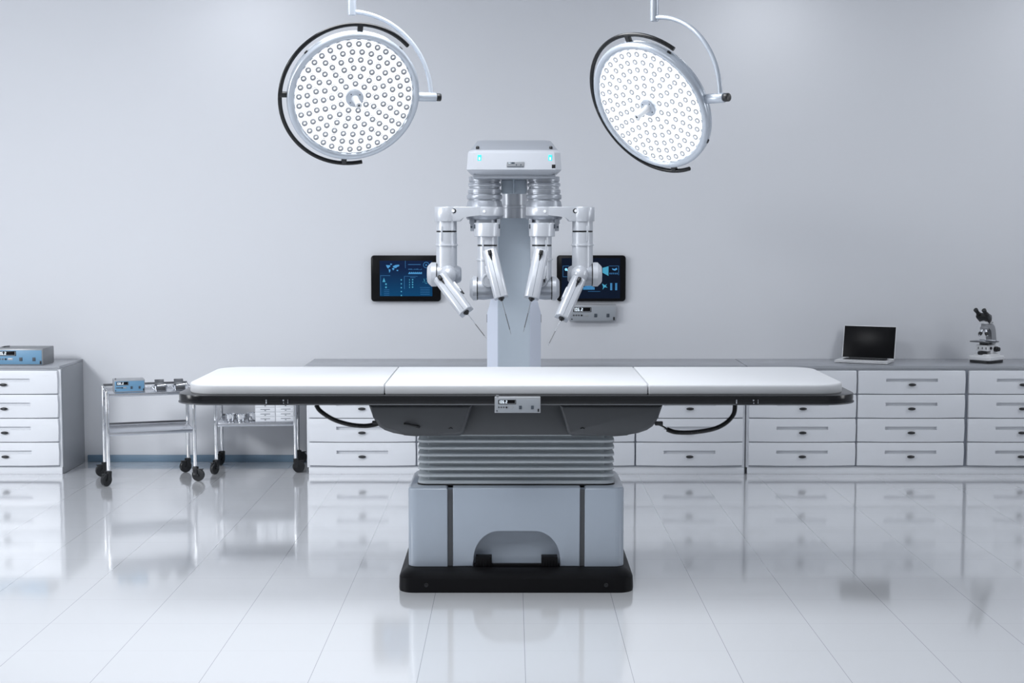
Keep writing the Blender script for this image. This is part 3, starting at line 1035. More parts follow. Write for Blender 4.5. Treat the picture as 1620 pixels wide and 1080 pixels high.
def instrument(arm, top, bottom, tipuv, w, Ytop, Ybot, side, knob_uv=None):
    """rounded square barrel from top to bottom (centre line, image coords with depth)"""
    a, b_ = pt(*top, Ytop), pt(*bottom, Ybot)
    ax = (b_ - a)
    L = ax.length
    ax.normalize()
    fw = Vector((0, -1, 0)) - ax * Vector((0, -1, 0)).dot(ax)
    fw.normalize()
    rt = ax.cross(fw) * -1
    R = Matrix((rt, ax, fw)).transposed().to_4x4()     # local x = side, y = along, z = front
    T = Matrix.Translation(a) @ R
    m = MB()
    hw, hd_ = w / 2, w * 0.45
    sec = [(-hw, -hd_), (-hw, hd_ * 0.55), (-hw * 0.62, hd_), (hw * 0.62, hd_), (hw, hd_ * 0.55), (hw, -hd_)]
    m.loft([[(x * q, y, z * q) for x, z in sec] for y, q in ((0.0, 0.93), (0.004, 1.0), (L - 0.006, 1.0), (L - 0.001, 0.95), (L, 0.9))])
    bmesh.ops.bevel(m.bm, geom=[e for e in m.bm.edges if abs((e.verts[0].co - e.verts[1].co).y) > 0.1], offset=0.006, segments=2, profile=0.5, affect='EDGES')
    m.xform(T)
    ins = obj('instrument', m, 'robot', arm)
    # slot line along the front
    m = MB(); m.box((-0.0015, 0.055, hd_ - 0.001), (0.0015, L - 0.006, hd_ + 0.0006))
    m.xform(T); obj('slot', m, 'groove', ins)
    m = MB()
    m.cyl((0, 0.008, hd_ + 0.008), (0, 0.036, hd_ + 0.008), 0.0115, n=16, bev=0.003)
    m.box((-0.006, 0.036, hd_ - 0.002), (0.006, 0.05, hd_ + 0.006), 0.002)
    m.loft([[(x * q, y, hd_ + z * q) for x, z in ((-0.005, -0.001), (0.005, -0.001), (0.005, 0.004), (-0.005, 0.004))] for y, q in ((0.05, 1), (0.068, 0.35))])
    m.xform(T); obj('top_knob', m, 'black', ins)
    m = MB()
    m.lathe([(0.0165, -0.002), (0.0175, 0.003), (0.017, 0.008), (0.011, 0.013), (0.007, 0.019), (0.003, 0.020)], (0, L, hd_ * 0.15), (0, 1, 0), 20)
    m.xform(T); obj('end_knob', m, 'black', ins)
    # side clip
    m = MB()
    m.box((side * hw - 0.006, L * 0.30, -hd_ * 0.6), (side * hw + 0.010, L * 0.58, hd_ * 0.5), 0.004)
    m.xform(T); cl = obj('side_clip', m, 'robot', ins)
    m = MB()
    m.box((side * hw + 0.004, L * 0.50, -hd_ * 0.3), (side * hw + 0.013, L * 0.63, hd_ * 0.3), 0.002)
    m.xform(T); obj('clip_catch', m, 'black', cl)
    # needle
    st = T @ Vector((0, L + 0.016, hd_ * 0.15))
    slope = (Ybot - Ytop) / max(L, 0.01)
    e = pt(*tipuv, Ybot)
    ln = (e - st).length
    e = pt(*tipuv, Ybot + slope * ln)
    m = MB()
    mid, mid2 = st.lerp(e, 0.40), st.lerp(e, 0.86)
    m.lathe([(0.0026, 0), (0.0026, ln * 0.40), (0.0018, ln * 0.401), (0.0018, ln * 0.93), (0.0010, ln)], st, e - st, 10)
    nd = obj('needle', m, 'needle', ins)
    m = MB(); m.cyl(mid, mid2, 0.0025, n=10)
    obj('needle_sleeve', m, 'dsteel', nd)
    return ins


def tube_part(arm, uc, v0, v1, r, Y, vband, vring, latch_side):
    m = MB()
    p = pt(uc, (v0 + v1) / 2, Y)
    s = SP
    prof = [(r, v1), (r, vring + 1.6), (r + 1.6, vring + 1.0), (r + 1.6, vring - 1.0), (r, vring - 1.6), (r, vband + 1.4), (r - 1.2, vband + 1.2),
            (r - 1.2, vband - 1.2), (r, vband - 1.4), (r, v0)]
    m.lathe([(q * s, zz(v, Y)) for q, v in prof], (p.x, Y, 0), n=40)
    tb = obj('arm_tube', m, 'robot', arm, smooth=40)
    m = MB()
    m.lathe([((r - 1.1) * s, zz(vband + 1.15, Y)), ((r - 0.4) * s, zz(vband + 1.15, Y)), ((r - 0.4) * s, zz(vband - 1.15, Y)), ((r - 1.1) * s, zz(vband - 1.15, Y))], (p.x, Y, 0), n=40)
    obj('band', m, 'black', tb)
    m = MB()
    xo = p.x + latch_side * r * s * 0.42
    yo = Y - r * s * 0.91
    m.box((xo - 0.005, yo - 0.006, zz(vband + 15, Y)), (xo + 0.005, yo + 0.008, zz(vband - 9, Y)), 0.003)
    obj('latch', m, 'robot', tb)
    return tb


def elbow(arm, u_cap, u_seam, u_end, vc, rc_, Y, sgn):
    """horizontal joint: chamfered cap outside, tapered body inside"""
    s = SP
    p = pt(u_seam, vc, Y)
    m = MB()
    L = abs(u_end - u_seam) * s
    m.lathe([(rc_ * s * 0.93, 0.002), (rc_ * s * 0.95, L * 0.3), (rc_ * s * 0.86, L * 0.7), (rc_ * s * 0.62, L * 0.96), (rc_ * s * 0.5, L)], p, (-sgn, 0, 0), 36)
    el = obj('elbow', m, 'robot_mid', arm, smooth=40)
    m = MB()
    C = abs(u_cap - u_seam) * s
    m.lathe([(rc_ * s * 0.9, -0.002), (rc_ * s * 0.9, 0.004), (rc_ * s, 0.005), (rc_ * s, C * 0.58), (rc_ * s * 0.72, C * 0.93), (rc_ * s * 0.6, C)], p, (sgn, 0, 0), 36)
    obj('elbow_cap', m, 'robot', el, smooth=18)
    m = MB(); m.lathe([(rc_ * s * 0.91, -0.001), (rc_ * s * 0.955, 0.0), (rc_ * s * 0.955, 0.0045), (rc_ * s * 0.91, 0.005)], p, (sgn, 0, 0), 36)
    obj('elbow_seam', m, 'black', el)
    return el


def outer_arm(mir):
    U = mirror_u if mir else (lambda u: u)
    sg = 1 if mir else -1
    YA = 8.50
    # link
    m = MB()
    x_sh, x_end = pt(U(766.5), 335, YA).x, pt(U(706), 335, YA).x
    zt, z1, z2 = zz(326.8, YA), zz(341.5, YA), zz(350.3, YA)
    xa = pt(U(736), 341, YA).x
    xb = pt(U(728.5), 350, YA).x
    poly = [(x_sh, zt), (x_sh, z1), (xa - sg * 0.006, z1), (xa + sg * 0.004, z1 - 0.003), (xa + sg * 0.012, z1 - 0.012), (xb - sg * 0.004, z2 + 0.005), (xb + sg * 0.002, z2), (x_end, z2), (x_end, zt)]
    if not mir:
        poly.reverse()
    m.prism(poly, YA - 0.055, YA + 0.055, bevel=0.006, seg=3)
    xs_ = pt(U(766.5), 335, 8.55).x
    m.lathe([(0.104, z1 - 0.001), (0.1085, z1 + 0.003), (0.1095, z1 + 0.008), (0.1095, zt - 0.006), (0.108, zt - 0.002), (0.103, zt - 0.0003)], (xs_, 8.552, 0), n=48)
    m.lathe([(0.0665, z2 + 0.001), (0.068, z2 + 0.004), (0.068, zt - 0.006), (0.066, zt - 0.002), (0.062, zt - 0.0005)], (x_end, YA, 0), n=40)
    a = obj('outer_arm', m, 'robot', t)
    p = pt(U(718), 333.5, YA - 0.055)
    m = MB(); m.lathe([(0.0135, -0.004), (0.0135, 0.0015), (0.011, 0.002)], p, (0, -1, 0), 20)
    hole = obj('pivot_hole', m, 'black', a)
    m = MB(); m.lathe([(0.0095, -0.001), (0.0095, 0.004), (0.007, 0.006)], p + Vector((sg * 0.004, 0, 0)), (0, -1, 0), 16)
    obj('pivot_pin', m, 'lampw', hole)
    p = pt(U(766), 334.5, 8.552 - 0.1093)
    m = MB(); m.lathe([(0.0085, -0.006), (0.0085, 0.003), (0.006, 0.005)], p, (0, -1, 0), 16)
    obj('link_screw', m, 'lampw', a)
    tube_part(a, U(706.5), 350, 432, 16.5, YA, 366, 387.5, sg * -0 - 1 if not mir else 1)
    elbow(a, U(676), U(692), U(730), 434, 19.2, YA, sg)
    m = MB()
    m.sphere(pt(U(709) if not mir else 917, 434, YA - 0.055), 0.052, (0.95, 1, 1), 24, 14)
    obj('ball_joint', m, 'robot', a)
    if not mir:
        instrument(a, (696.5, 438.5), (737.5, 493.5), (771, 537), 0.085, YA - 0.105, YA - 0.215, 1)
    else:
        instrument(a, (915.5, 441.5), (888.5, 503), (865.6, 549), 0.082, YA - 0.105, YA - 0.215, -1)
    return a


def inner_arm(mir):
    U = mirror_u if mir else (lambda u: u)
    sg = 1 if mir else -1
    YA = 8.46
    m = MB()
    p = pt(U(770.5), 360, YA)
    s = SP
    m.lathe([(19.6 * s, zz(374.2, YA)), (20.6 * s, zz(373.2, YA)), (20.6 * s, zz(354, YA)), (20.2 * s, zz(352.6, YA)), (18 * s, zz(352.2, YA))], (p.x, YA, 0), n=40)
    a = obj('inner_arm', m, 'robot', t, smooth=40)
    m = MB()
    q = pt(U(766.5), 350, 8.58)
    m.lathe([(24.5 * s, zz(354, 8.58)), (24.5 * s, zz(347.2, 8.58))], (q.x, 8.58, 0), n=36)
    x0, x1 = sorted((pt(U(744), 355, 8.52).x, pt(U(751), 355, 8.52).x))
    m.box((x0, 8.50, zz(365.5, 8.52)), (x1, 8.62, zz(346, 8.52)), 0.003)
    x0, x1 = sorted((pt(U(786), 355, 8.52).x, pt(U(791.5), 355, 8.52).x))
    m.box((x0, 8.50, zz(365.5, 8.52)), (x1, 8.62, zz(346, 8.52)), 0.003)
    br = obj('bracket', m, 'robot_mid', a)
    m = MB()
    r_ = pt(U(745.8), 359, 8.499)
    m.cyl(r_, r_ + Vector((0, -0.004, 0)), 0.006, n=12)
    obj('bracket_screw', m, 'dark', br)
    for du in (-19.2, 19.2):
        m = MB()
        c = Vector((p.x + du * s, YA - 0.028, zz(358, YA)))
        m.box((c.x - 0.0045, c.y - 0.006, c.z - 0.013), (c.x + 0.0045, c.y + 0.006, c.z + 0.013), 0.003)
        obj('clamp_slot', m, 'dark', a)
    tube_part(a, U(771), 373, 452, 16, YA, 388, 410.5, -1 if not mir else 1)
    elbow(a, U(743), U(756), U(790), 456, 19.2, YA, sg)
    m = MB()
    c = pt(U(773), 443, YA - 0.05)
    m.lathe([(0.040, 0), (0.040, 0.018), (0.036, 0.022), (0.030, 0.022), (0.028, 0.018), (0.004, 0.018)], c, (0, -1, 0), 28)
    m.cyl(c + Vector((0, 0.03, 0)), c, 0.034, n=24)
    obj('wrist_disc', m, 'robot', a)
    if not mir:
        instrument(a, (774.5, 396), (793, 471), (808.5, 528.8), 0.083, YA - 0.09, YA - 0.155, -1)
    else:
        instrument(a, (856.3, 396.3), (841, 471.5), (828, 525), 0.085, YA - 0.09, YA - 0.155, 1)
    return a


for f_ in (outer_arm, inner_arm):
    for mir in (False, True):
        f_(mir)


# ------------------------------------------------------------------ surgical lights
def surgical_light(label, face_uv, Y, n, e_plate, lens_glow):
    C = pt(*face_uv, Y)                       # centre of the lit face
    n = Vector(n).normalized()
    e1 = Vector((-n.y, n.x, 0)).normalized()  # horizontal, towards the right of the picture
    if e1.x < 0:
        e1 = -e1
    e2 = e1.cross(n) * -1
    if e2.z < 0:
        e2 = -e2
    back = C - n * 0.045                      # centre of the housing
    t = thing('surgical_light', label, 'surgical light', (back.x, back.y, CZ), 0, 'surgical lights over the table')
    R = Matrix((e1, e2, n)).transposed().to_4x4()
    T = Matrix.Translation(C) @ R
    Rf = 0.303
    m = MB()
    m.lathe([(r * 0.97, h) for r, h in (
        (0.05, -0.105), (0.20, -0.095), (0.315, -0.070), (0.338, -0.058), (0.346, -0.046), (0.347, -0.040), (0.3445, -0.036), (0.3445, -0.030),
        (0.348, -0.026), (0.349, -0.014), (0.346, -0.004), (0.338, 0.002), (0.328, 0.003), (0.320, 0.0), (0.3125, -0.008), (0.3115, -0.014))], n=96, cap=(True, True))
    m.xform(T); hs = obj('housing', m, 'lamp', t, smooth=40)
    for ang in (50, 140, 230, 320):
        a = math.radians(ang)
        c = Vector((0.336 * math.cos(a), 0.336 * math.sin(a), -0.034))
        m = MB(); m.box((-0.005, -0.010, -0.006), (0.005, 0.010, 0.006), 0.002, mat4=Matrix.Translation(c) @ Matrix.Rotation(a, 4, 'Z'))
        m.xform(T); obj('housing_catch', m, 'black', hs)
    # lit plate
    m = MB()
    m.lathe([(Rf - 0.002, -0.012), (0.035, -0.010)], n=72, cap=(False, False))
    m.xform(T)
    glow = emitter('lamp_plate_glow', (0.94, 0.97, 1.0), e_plate)
    obj('light_plate', m, glow, t)
    # LED lenses: rings of small bezels
    led = emitter('led_glow', (0.95, 0.98, 1.0), e_plate)

    def lens(mb, M4, n=16):
        fs = mb.lathe([(0.0222, 0.0), (0.0222, 0.0030), (0.0208, 0.0032), (0.0152, 0.0015), (0.0152, 0.0070), (0.0134, 0.0085), (0.0070, 0.0075), (0.0064, 0.002), (0.0008, 0.002)],
                      n=n, cap=(False, True), mis=[1, 2, 0, 1, 1, 1, 3, 0])
        vs = list({v for f in fs for v in f.verts})
        bmesh.ops.transform(mb.bm, matrix=M4, verts=vs)
    spots = []
    for fr_, cnt, ph in ((0.925, 36, 0.02), (0.79, 31, 0.09), (0.655, 25, 0.0), (0.515, 20, 0.12), (0.375, 14, 0.05), (0.24, 9, 0.2)):
        for k in range(cnt):
            a = 2 * math.pi * (k / cnt) + ph
            spots.append(Vector((Rf * fr_ * math.cos(a), Rf * fr_ * math.sin(a), -0.0105)))
    glass = mat('lens_glass_lit', (0.42, 0.44, 0.47), 0.12, metal=0.6, vary=0, emit=(0.95, 0.98, 1.0), estr=lens_glow)
    mats_ = [led, glass, glass, 'lensd' if lens_glow == 0 else 'lens']
    mb = MB(); lens(mb, Matrix.Identity(4))
    first = obj('led_lens', mb, mats_, t, local=True, smooth=25)
    inv = wm(t).inverted() @ T
    first.matrix_local = inv @ Matrix.Translation(spots[0])
    for p in spots[1:100]:
        o = first.copy()
        COL.objects.link(o)
        o.parent = t
        o.matrix_local = inv @ Matrix.Translation(p)
    mb = MB()
    for p in spots[100:]:
        lens(mb, Matrix.Translation(p))
    mb.xform(T)
    o = obj('led_lens_inner', mb, mats_, t, smooth=25)
    o['kind'] = 'stuff'
    # centre flange and grip
    m = MB(); m.lathe([(0.044, -0.012), (0.046, 0.0), (0.045, 0.006), (0.040, 0.010), (0.018, 0.010)], n=36)
    m.xform(T); fl = obj('handle_flange', m, 'lamp', t)
    for k in range(4):
        a = math.radians(45 + 90 * k)
        m = MB(); m.cyl((0.031 * math.cos(a), 0.031 * math.sin(a), 0.009), (0.031 * math.cos(a), 0.031 * math.sin(a), 0.0112), 0.0032, n=10)
        m.xform(T); obj('flange_screw', m, 'black', fl)
    m = MB(); m.lathe([(0.019, 0.009), (0.017, 0.02), (0.015, 0.07), (0.0165, 0.085), (0.0165, 0.096), (0.014, 0.100), (0.006, 0.100)], n=24)
    m.xform(T); gp = obj('handle_grip', m, 'lampw', t)
    m = MB(); m.lathe([(0.0058, 0.096), (0.0058, 0.1004), (0.003, 0.1006)], n=16)
    m.xform(T); obj('grip_socket', m, 'dark', gp)
    # black grip rail around the left side
    rr_ = 0.370
    path = []
    for k in range(61):
        a = math.radians(47 + (283 - 47) * k / 60)
        path.append(T @ Vector((rr_ * math.cos(a), rr_ * math.sin(a), -0.034)))
    m = MB(); m.tube(path, 0.0105, 12)
    gr = obj('grip_rail', m, 'rail', t, smooth=60)
    for ang in (90, 181, 268):
        a = math.radians(ang)
        m = MB()
        m.box((0.328, -0.013, -0.045), (0.374, 0.013, -0.023), 0.004, mat4=Matrix.Rotation(a, 4, 'Z'))
        m.xform(T); obj('rail_clamp', m, 'black', gr)
    # ceiling stem, curved yoke and pivot
    RY = 0.412
    top = back + Vector((0, 0, RY))
    m = MB()
    m.cyl(top + Vector((0, 0, -0.018)), Vector((top.x, top.y, CZ - 0.03)), 0.0205, n=28, bev=0.003)
    st = obj('ceiling_stem', m, 'lamp', t)
    m = MB(); m.cyl((top.x, top.y, CZ - 0.035), (top.x, top.y, CZ - 0.0005), 0.09, n=36, bev=0.008)
    obj('ceiling_rose', m, 'lampw', st)
    path = []
    for k in range(31):
        a = math.pi / 2 * (1 - k / 30)
        path.append(back + e1 * (RY * math.cos(a)) + Vector((0, 0, RY * math.sin(a))))
    m = MB(); m.tube(path, 0.0115, 14)
    obj('yoke_arm', m, 'lamp', t, smooth=60)
    m = MB(); m.cyl(back + e1 * 0.335, back + e1 * (RY + 0.026), 0.0235, n=28, bev=0.003)
    pv = obj('pivot', m, 'lamp', t)
    m = MB(); m.cyl(back + e1 * (RY + 0.027), back + e1 * (RY + 0.052), 0.02, n=24, bev=0.004)
    obj('pivot_knob', m, 'black', pv)
    return t


surgical_light('left round surgical light hanging face-on with separate grey LED rings', (561, 155), 7.45, (0.306, -0.842, -0.444), 1.15, 0.0)
surgical_light('right round surgical light tilted sideways with glaring white face', (1026, 170), 7.25, (-0.63, -0.594, -0.513), 2.6, 0.10)


# ------------------------------------------------------------------ steel trolleys
def trolley(label, loc, rz, L, W, caster_turn, guard):
    t = thing('instrument_trolley', label, 'trolley', loc, math.radians(rz), 'steel trolleys at the left')
    r = 0.0125
    zl, zt = 0.358, 0.622
    for sx in (-1, 1):
        for sy in (-1, 1):
            m = MB(); m.cyl((sx * L / 2, sy * W / 2, 0.10), (sx * L / 2, sy * W / 2, zt + 0.018), r, n=20, bev=0.002)
            lg = obj('leg', m, 'chrome', t, local=True)
            ang = math.radians(caster_turn[(sx, sy)])
            m = MB()
            m.cyl((0, 0, 0.075), (0, 0, 0.102), 0.016, n=16)
            for q in (-1, 1):
                m.box((-0.020, q * 0.0155 - 0.003, 0.040), (0.012, q * 0.0155 + 0.003, 0.100), 0.003)
            m.box((-0.014, -0.018, 0.082), (0.014, 0.018, 0.100), 0.003)
            m.box((-0.058, -0.009, 0.080), (-0.012, 0.009, 0.087), 0.002)
            m.xform(Matrix.Translation((sx * L / 2, sy * W / 2, 0)) @ Matrix.Rotation(ang, 4, 'Z'))
            cf = obj('caster', m, 'black', t, local=True)
            m = MB()
            m.lathe([(0.026, -0.011), (0.040, -0.0125), (0.043, -0.009), (0.0435, 0.0), (0.043, 0.009), (0.040, 0.0125), (0.026, 0.011)], (-0.022, 0, 0.0437), (0, 1, 0), 28)
            m.lathe([(0.008, -0.020), (0.008, 0.020)], (-0.022, 0, 0.0437), (0, 1, 0), 14)
            m.xform(Matrix.Translation((sx * L / 2, sy * W / 2, 0)) @ Matrix.Rotation(ang, 4, 'Z'))
            obj('wheel', m, 'black', cf, local=True)
    for nm, z in (('top_shelf', zt), ('lower_shelf', zl)):
        m = MB()
        x, y = L / 2 - 0.004, W / 2 - 0.004
        m.box((-x, -y, z - 0.006), (x, y, z), 0.001)
        for q in (-1, 1):
            m.box((-x, q * y - 0.002, z - 0.022), (x, q * y + 0.002, z + 0.002), 0.001)
            m.box((q * x - 0.002, -y, z - 0.022), (q * x + 0.002, y, z + 0.002), 0.001)
        obj(nm, m, 'steel', t, local=True)
    m = MB()
    zr = zt + 0.018
    m.tube([(-L / 2, -W / 2, zr), (-L / 2, W / 2, zr)], 0.006, 10)
    m.tube([(L / 2, -W / 2, zr), (L / 2, W / 2, zr)], 0.006, 10)
    obj('side_rail', m, 'chrome', t, local=True)
    m = MB()
    m.box((-L / 2, W / 2 - 0.005, zr - 0.004), (L / 2, W / 2 + 0.005, zr + 0.012), 0.002)
    m.box((-L / 2, W / 2 - 0.004, zl + 0.004), (L / 2, W / 2 + 0.004, zl + 0.018), 0.002)
    obj('guard_rail', m, 'dsteel', t, local=True)
    return t


tr1 = trolley('steel trolley nearest the left cabinet with a blue unit on top', (-2.515, 10.12, 0), 19.0, 0.575, 0.395,
              {(-1, -1): 40, (1, -1): 155, (-1, 1): 10, (1, 1): 20}, True)
tr2 = trolley('steel trolley behind the table end with white drawers on its lower shelf', (-1.835, 10.55, 0), 5.5, 0.555, 0.41,
              {(-1, -1): 62, (1, -1): 190, (-1, 1): 60, (1, 1): 200}, True)


def on_trolley(tr, x, y, z):
    return wm(tr) @ Vector((x, y, z))


p = on_trolley(tr1, -0.235, -0.115, 0.6225)
control_unit('small blue control unit on the left steel trolley', 0.205, 0.083, 0.14, tuple(p), math.radians(19), 'blue', 'casing_l')


def instrument_tray(label, loc, rz):
    """steel cassette: lower tray, hinged perforated lid and carrying loop"""
    t = thing('instrument_tray', label, 'tray', loc, rz, 'steel instrument trays on the left trolley')
    w, d, h = 0.090, 0.085, 0.036
    m = MB()
    m.loft([rrect(-w / 2 + 0.008, w / 2 - 0.008, -d / 2 + 0.006, d / 2 - 0.006, 0.01, 0), rrect(-w / 2, w / 2, -d / 2, d / 2, 0.012, h),
            rrect(-w / 2 + 0.003, w / 2 - 0.003, -d / 2 + 0.003, d / 2 - 0.003, 0.010, h), rrect(-w / 2 + 0.01, w / 2 - 0.01, -d / 2 + 0.008, d / 2 - 0.008, 0.008, 0.004)])
    obj('tray', m, 'steel', t, local=True)
    m = MB()
    m.box((-w * 0.36, -d / 2 - 0.003, 0.004), (w * 0.36, -d / 2 + 0.006, h - 0.004), 0.002)
    obj('grip_plate', m, 'dsteel', t, local=True)
    m = MB()
    m.box((-w * 0.40, 0.0, 0), (w * 0.30, d * 0.5, 0.006), 0.002)
    m.xform(Matrix.Translation((0, d / 2 - 0.035, h + 0.002)) @ Matrix.Rotation(math.radians(52), 4, 'X'))
    obj('lid', m, 'dsteel', t, local=True)
    m = MB()
    m.tube([(w / 2 - 0.004, -d * 0.35, 0.012), (w / 2 + 0.009, -d * 0.3, 0.024), (w / 2 + 0.009, d * 0.3, 0.034), (w / 2 - 0.004, d * 0.35, 0.03)], 0.0028, 8)
    m.tube([(-w / 2 + 0.004, -d * 0.35, 0.012), (-w / 2 - 0.008, -d * 0.3, 0.024), (-w / 2 - 0.008, d * 0.3, 0.034), (-w / 2 + 0.004, d * 0.35, 0.03)], 0.0028, 8)
    obj('side_loop', m, 'chrome', t, local=True)
    m = MB()
    for k in range(3):
        m.cyl((-w * 0.25, -d * 0.2 + 0.018 * k, h - 0.002), (w * 0.4, -d * 0.22 + 0.022 * k, h + 0.003), 0.003, n=8)
    obj('instruments', m, 'steel', t, local=True)
    return t


instrument_tray('steel instrument tray beside the blue unit on the left trolley', tuple(on_trolley(tr1, 0.075, -0.09, 0.6225)), math.radians(19))
instrument_tray('steel instrument tray nearest the table end on the left trolley', tuple(on_trolley(tr1, 0.205, -0.085, 0.6225)), math.radians(19))


def steel_cup(label, loc, r, h):
    t = thing('steel_cup', label, 'cup', loc, 0, 'steel cups on the trolley shelf')
    m = MB()
    m.lathe([(r * 0.80, 0), (r * 0.88, 0.003), (r, h * 0.96), (r * 1.06, h), (r * 1.04, h + 0.002), (r * 0.95, h * 0.97), (r * 0.82, 0.006), (0.001, 0.006)], n=28, cap=(True, False))
    obj('cup_body', m, 'chrome', t, local=True)
    m = MB()
    m.tube([(r * 0.95, 0, h * 0.85), (r + 0.012, -0.002, h * 0.75), (r + 0.012, -0.002, h * 0.4), (r * 0.9, 0, h * 0.3)], 0.003, 8)
    obj('handle', m, 'dsteel', t, local=True)
    return t


zs_ = 0.3605
steel_cup('steel cup at the left end of the trolley shelf', tuple(on_trolley(tr2, -0.185, -0.10, zs_)), 0.034, 0.052)
steel_cup('middle one of three steel cups on the trolley shelf', tuple(on_trolley(tr2, -0.110, -0.11, zs_)), 0.034, 0.050)
steel_cup('steel cup next to the white drawer box on the trolley shelf', tuple(on_trolley(tr2, -0.040, -0.06, zs_)), 0.034, 0.052)

# small white drawer boxes on the lower shelf of the right trolley
def drawer_box(label, x):
    t = thing('drawer_box', label, 'drawer box', tuple(on_trolley(tr2, x, -0.17, zs_)), math.radians(5.5), 'white drawer boxes on the trolley shelf')
    w, d, h = 0.142, 0.20, 0.142
    m = MB(); m.box((0, 0, 0), (w, d, h), 0.002)
    obj('box_body', m, 'cabinet', t, local=True)
    rh = (h - 0.008) / 4
    for k in range(4):
        z = 0.004 + rh * k
        m = MB(); m.box((0.003, -0.004, z + 0.0012), (w - 0.003, 0.0, z + rh - 0.0012), 0.0012)
        dr = obj('drawer', m, 'cabinet', t, local=True)
        m = MB(); m.box((w * 0.26, -0.0046, z + rh * 0.55), (w * 0.74, -0.0036, z + rh * 0.66))
        m.box((w * 0.46, -0.009, z + rh * 0.30), (w * 0.54, -0.003, z + rh * 0.42), 0.001)
        obj('drawer_pull', m, 'dark', dr, local=True)
    return t


drawer_box('small white drawer box beside the steel cups on the trolley shelf', -0.004)
drawer_box('small white drawer box nearest the right legs of the trolley', 0.1395)

# ------------------------------------------------------------------ laptop
pb = pt(1367, 572, 10.58)
t = thing('laptop', 'open silver laptop with black screen on the right worktop', 'laptop', (pb.x, 10.575, 0.7694), math.radians(-26))
w, d = 0.378, 0.255
m = MB(); slab(m, -w / 2, w / 2, -d / 2, d / 2, 0.012, 0.004, 0.0115, 0.002, bottom_edge=0.002)
lb = obj('laptop_base', m, 'laptop', t, local=True)
m = MB(); slab(m, -w / 2 + 0.002, w / 2 - 0.002, -d / 2 + 0.002, d / 2 - 0.002, 0.012, 0.0115, 0.0145, 0.0005)
obj('base_seam', m, 'black', lb, local=True)
m = MB(); slab(m, -w / 2, w / 2, -d / 2, d / 2, 0.012, 0.0142, 0.019, 0.002, bottom_edge=0.001)
obj('top_case', m, 'laptop', lb, local=True)
m = MB()
for r_ in range(5):
    for k in range(14):
        x = -0.150 + k * 0.0215
        y = -0.01 + r_ * 0.0215
        m.box((x, y, 0.0188), (x + 0.0185, y + 0.0185, 0.0208), 0.0012, seg=1)
m.box((-0.155, -0.014, 0.0186), (0.155, 0.1, 0.0194))
obj('keyboard', m, 'black', lb, local=True)
m = MB(); m.box((-0.05, -0.11, 0.0188), (0.05, -0.03, 0.0193), 0.0002)
obj('touchpad', m, 'laptop', lb, local=True)
m = MB()
for sx in (-1, 1):
    for sy in (-1, 1):
        m.cyl((sx * 0.15, sy * 0.1, 0), (sx * 0.15, sy * 0.1, 0.0045), 0.008, n=12)
obj('rubber_feet', m, 'black', lb, local=True)
LT = Matrix.Translation((0, d / 2 - 0.004, 0.019)) @ Matrix.Rotation(math.radians(-14), 4, 'X')
m = MB()
m.prism([(p[0], p[1]) for p in rrect(-w / 2, w / 2, 0.0, 0.238, 0.008, 0)], -0.003, 0.004, bevel=0.0015, front_only=False)
m.xform(LT); ld = obj('lid', m, 'laptop', t, local=True)
m = MB(); m.box((-w / 2 + 0.003, -0.0042, 0.003), (w / 2 - 0.003, -0.0028, 0.235), 0.0005)
m.xform(LT); obj('display', m, 'glass_black', ld, local=True)
m = MB(); m.cyl((-0.14, 0, 0.0), (0.14, 0, 0.0), 0.006, n=12)
m.xform(LT); obj('hinge', m, 'black', ld, local=True)

# ------------------------------------------------------------------ microscope
pb = pt(1560.5, 566, 10.57)
t = thing('microscope', 'white laboratory microscope with black eyepieces on the right worktop', 'microscope', (pb.x, 10.57, 0.7694), math.radians(-50))
m = MB()
slab(m, -0.086, 0.086, -0.102, 0.102, 0.035, 0.0, 0.022, 0.004)
ft = obj('foot', m, 'black', t, local=True)
m = MB()
slab(m, -0.090, 0.090, -0.106, 0.106, 0.03, 0.020, 0.052, 0.010, seg=4)
slab(m, -0.064, 0.064, -0.082, 0.088, 0.026, 0.048, 0.064, 0.008, seg=4)
obj('base', m, 'mwhite', t, local=True)
m = MB(); m.lathe([(0.034, 0.06), (0.034, 0.078), (0.028, 0.082), (0.01, 0.082)], (0, -0.052, 0), n=28)
obj('illuminator', m, 'black', t, local=True)
m = MB()
m.box((-0.045, -0.012, 0.060), (0.045, 0.085, 0.132), 0.006)
m.box((-0.045, -0.066, 0.085), (0.045, 0.0, 0.128), 0.005)
pd = obj('pedestal', m, 'mwhite', t, local=True)
m = MB()
for x in (-0.028, 0.004, 0.034):
    m.box((x, -0.068, 0.098), (x + 0.006, -0.064, 0.114), 0.001)
obj('pedestal_vent', m, 'black', pd, local=True)
for sx in (-1, 1):
    m = MB()
    m.lathe([(0.019, 0), (0.019, 0.020), (0.015, 0.023), (0.015, 0.036), (0.012, 0.038), (0.002, 0.038)], (sx * 0.045, 0.035, 0.097), (sx, 0, 0), 24)
    obj('focus_knob', m, 'black', t, local=True)
    m = MB()
    m.lathe([(0.010, 0), (0.010, 0.008), (0.007, 0.010)], (sx * 0.045, -0.022, 0.106), (sx, 0, 0), 18)
    obj('fine_knob', m, 'black', t, local=True)
m = MB()
m.cyl((0, -0.035, 0.128), (0, -0.035, 0.148), 0.032, n=28)
obj('condenser', m, 'black', t, local=True)
m = MB()
m.box((-0.078, -0.098, 0.148), (0.078, 0.035, 0.156), 0.003)
sg_ = obj('stage', m, 'dsteel', t, local=True)
m = MB(); m.box((-0.038, -0.075, 0.156), (0.038, -0.05, 0.160), 0.001)
m.box((-0.06, 0.0, 0.156), (0.07, 0.02, 0.164), 0.002)
obj('slide_holder', m, 'steel', sg_, local=True)
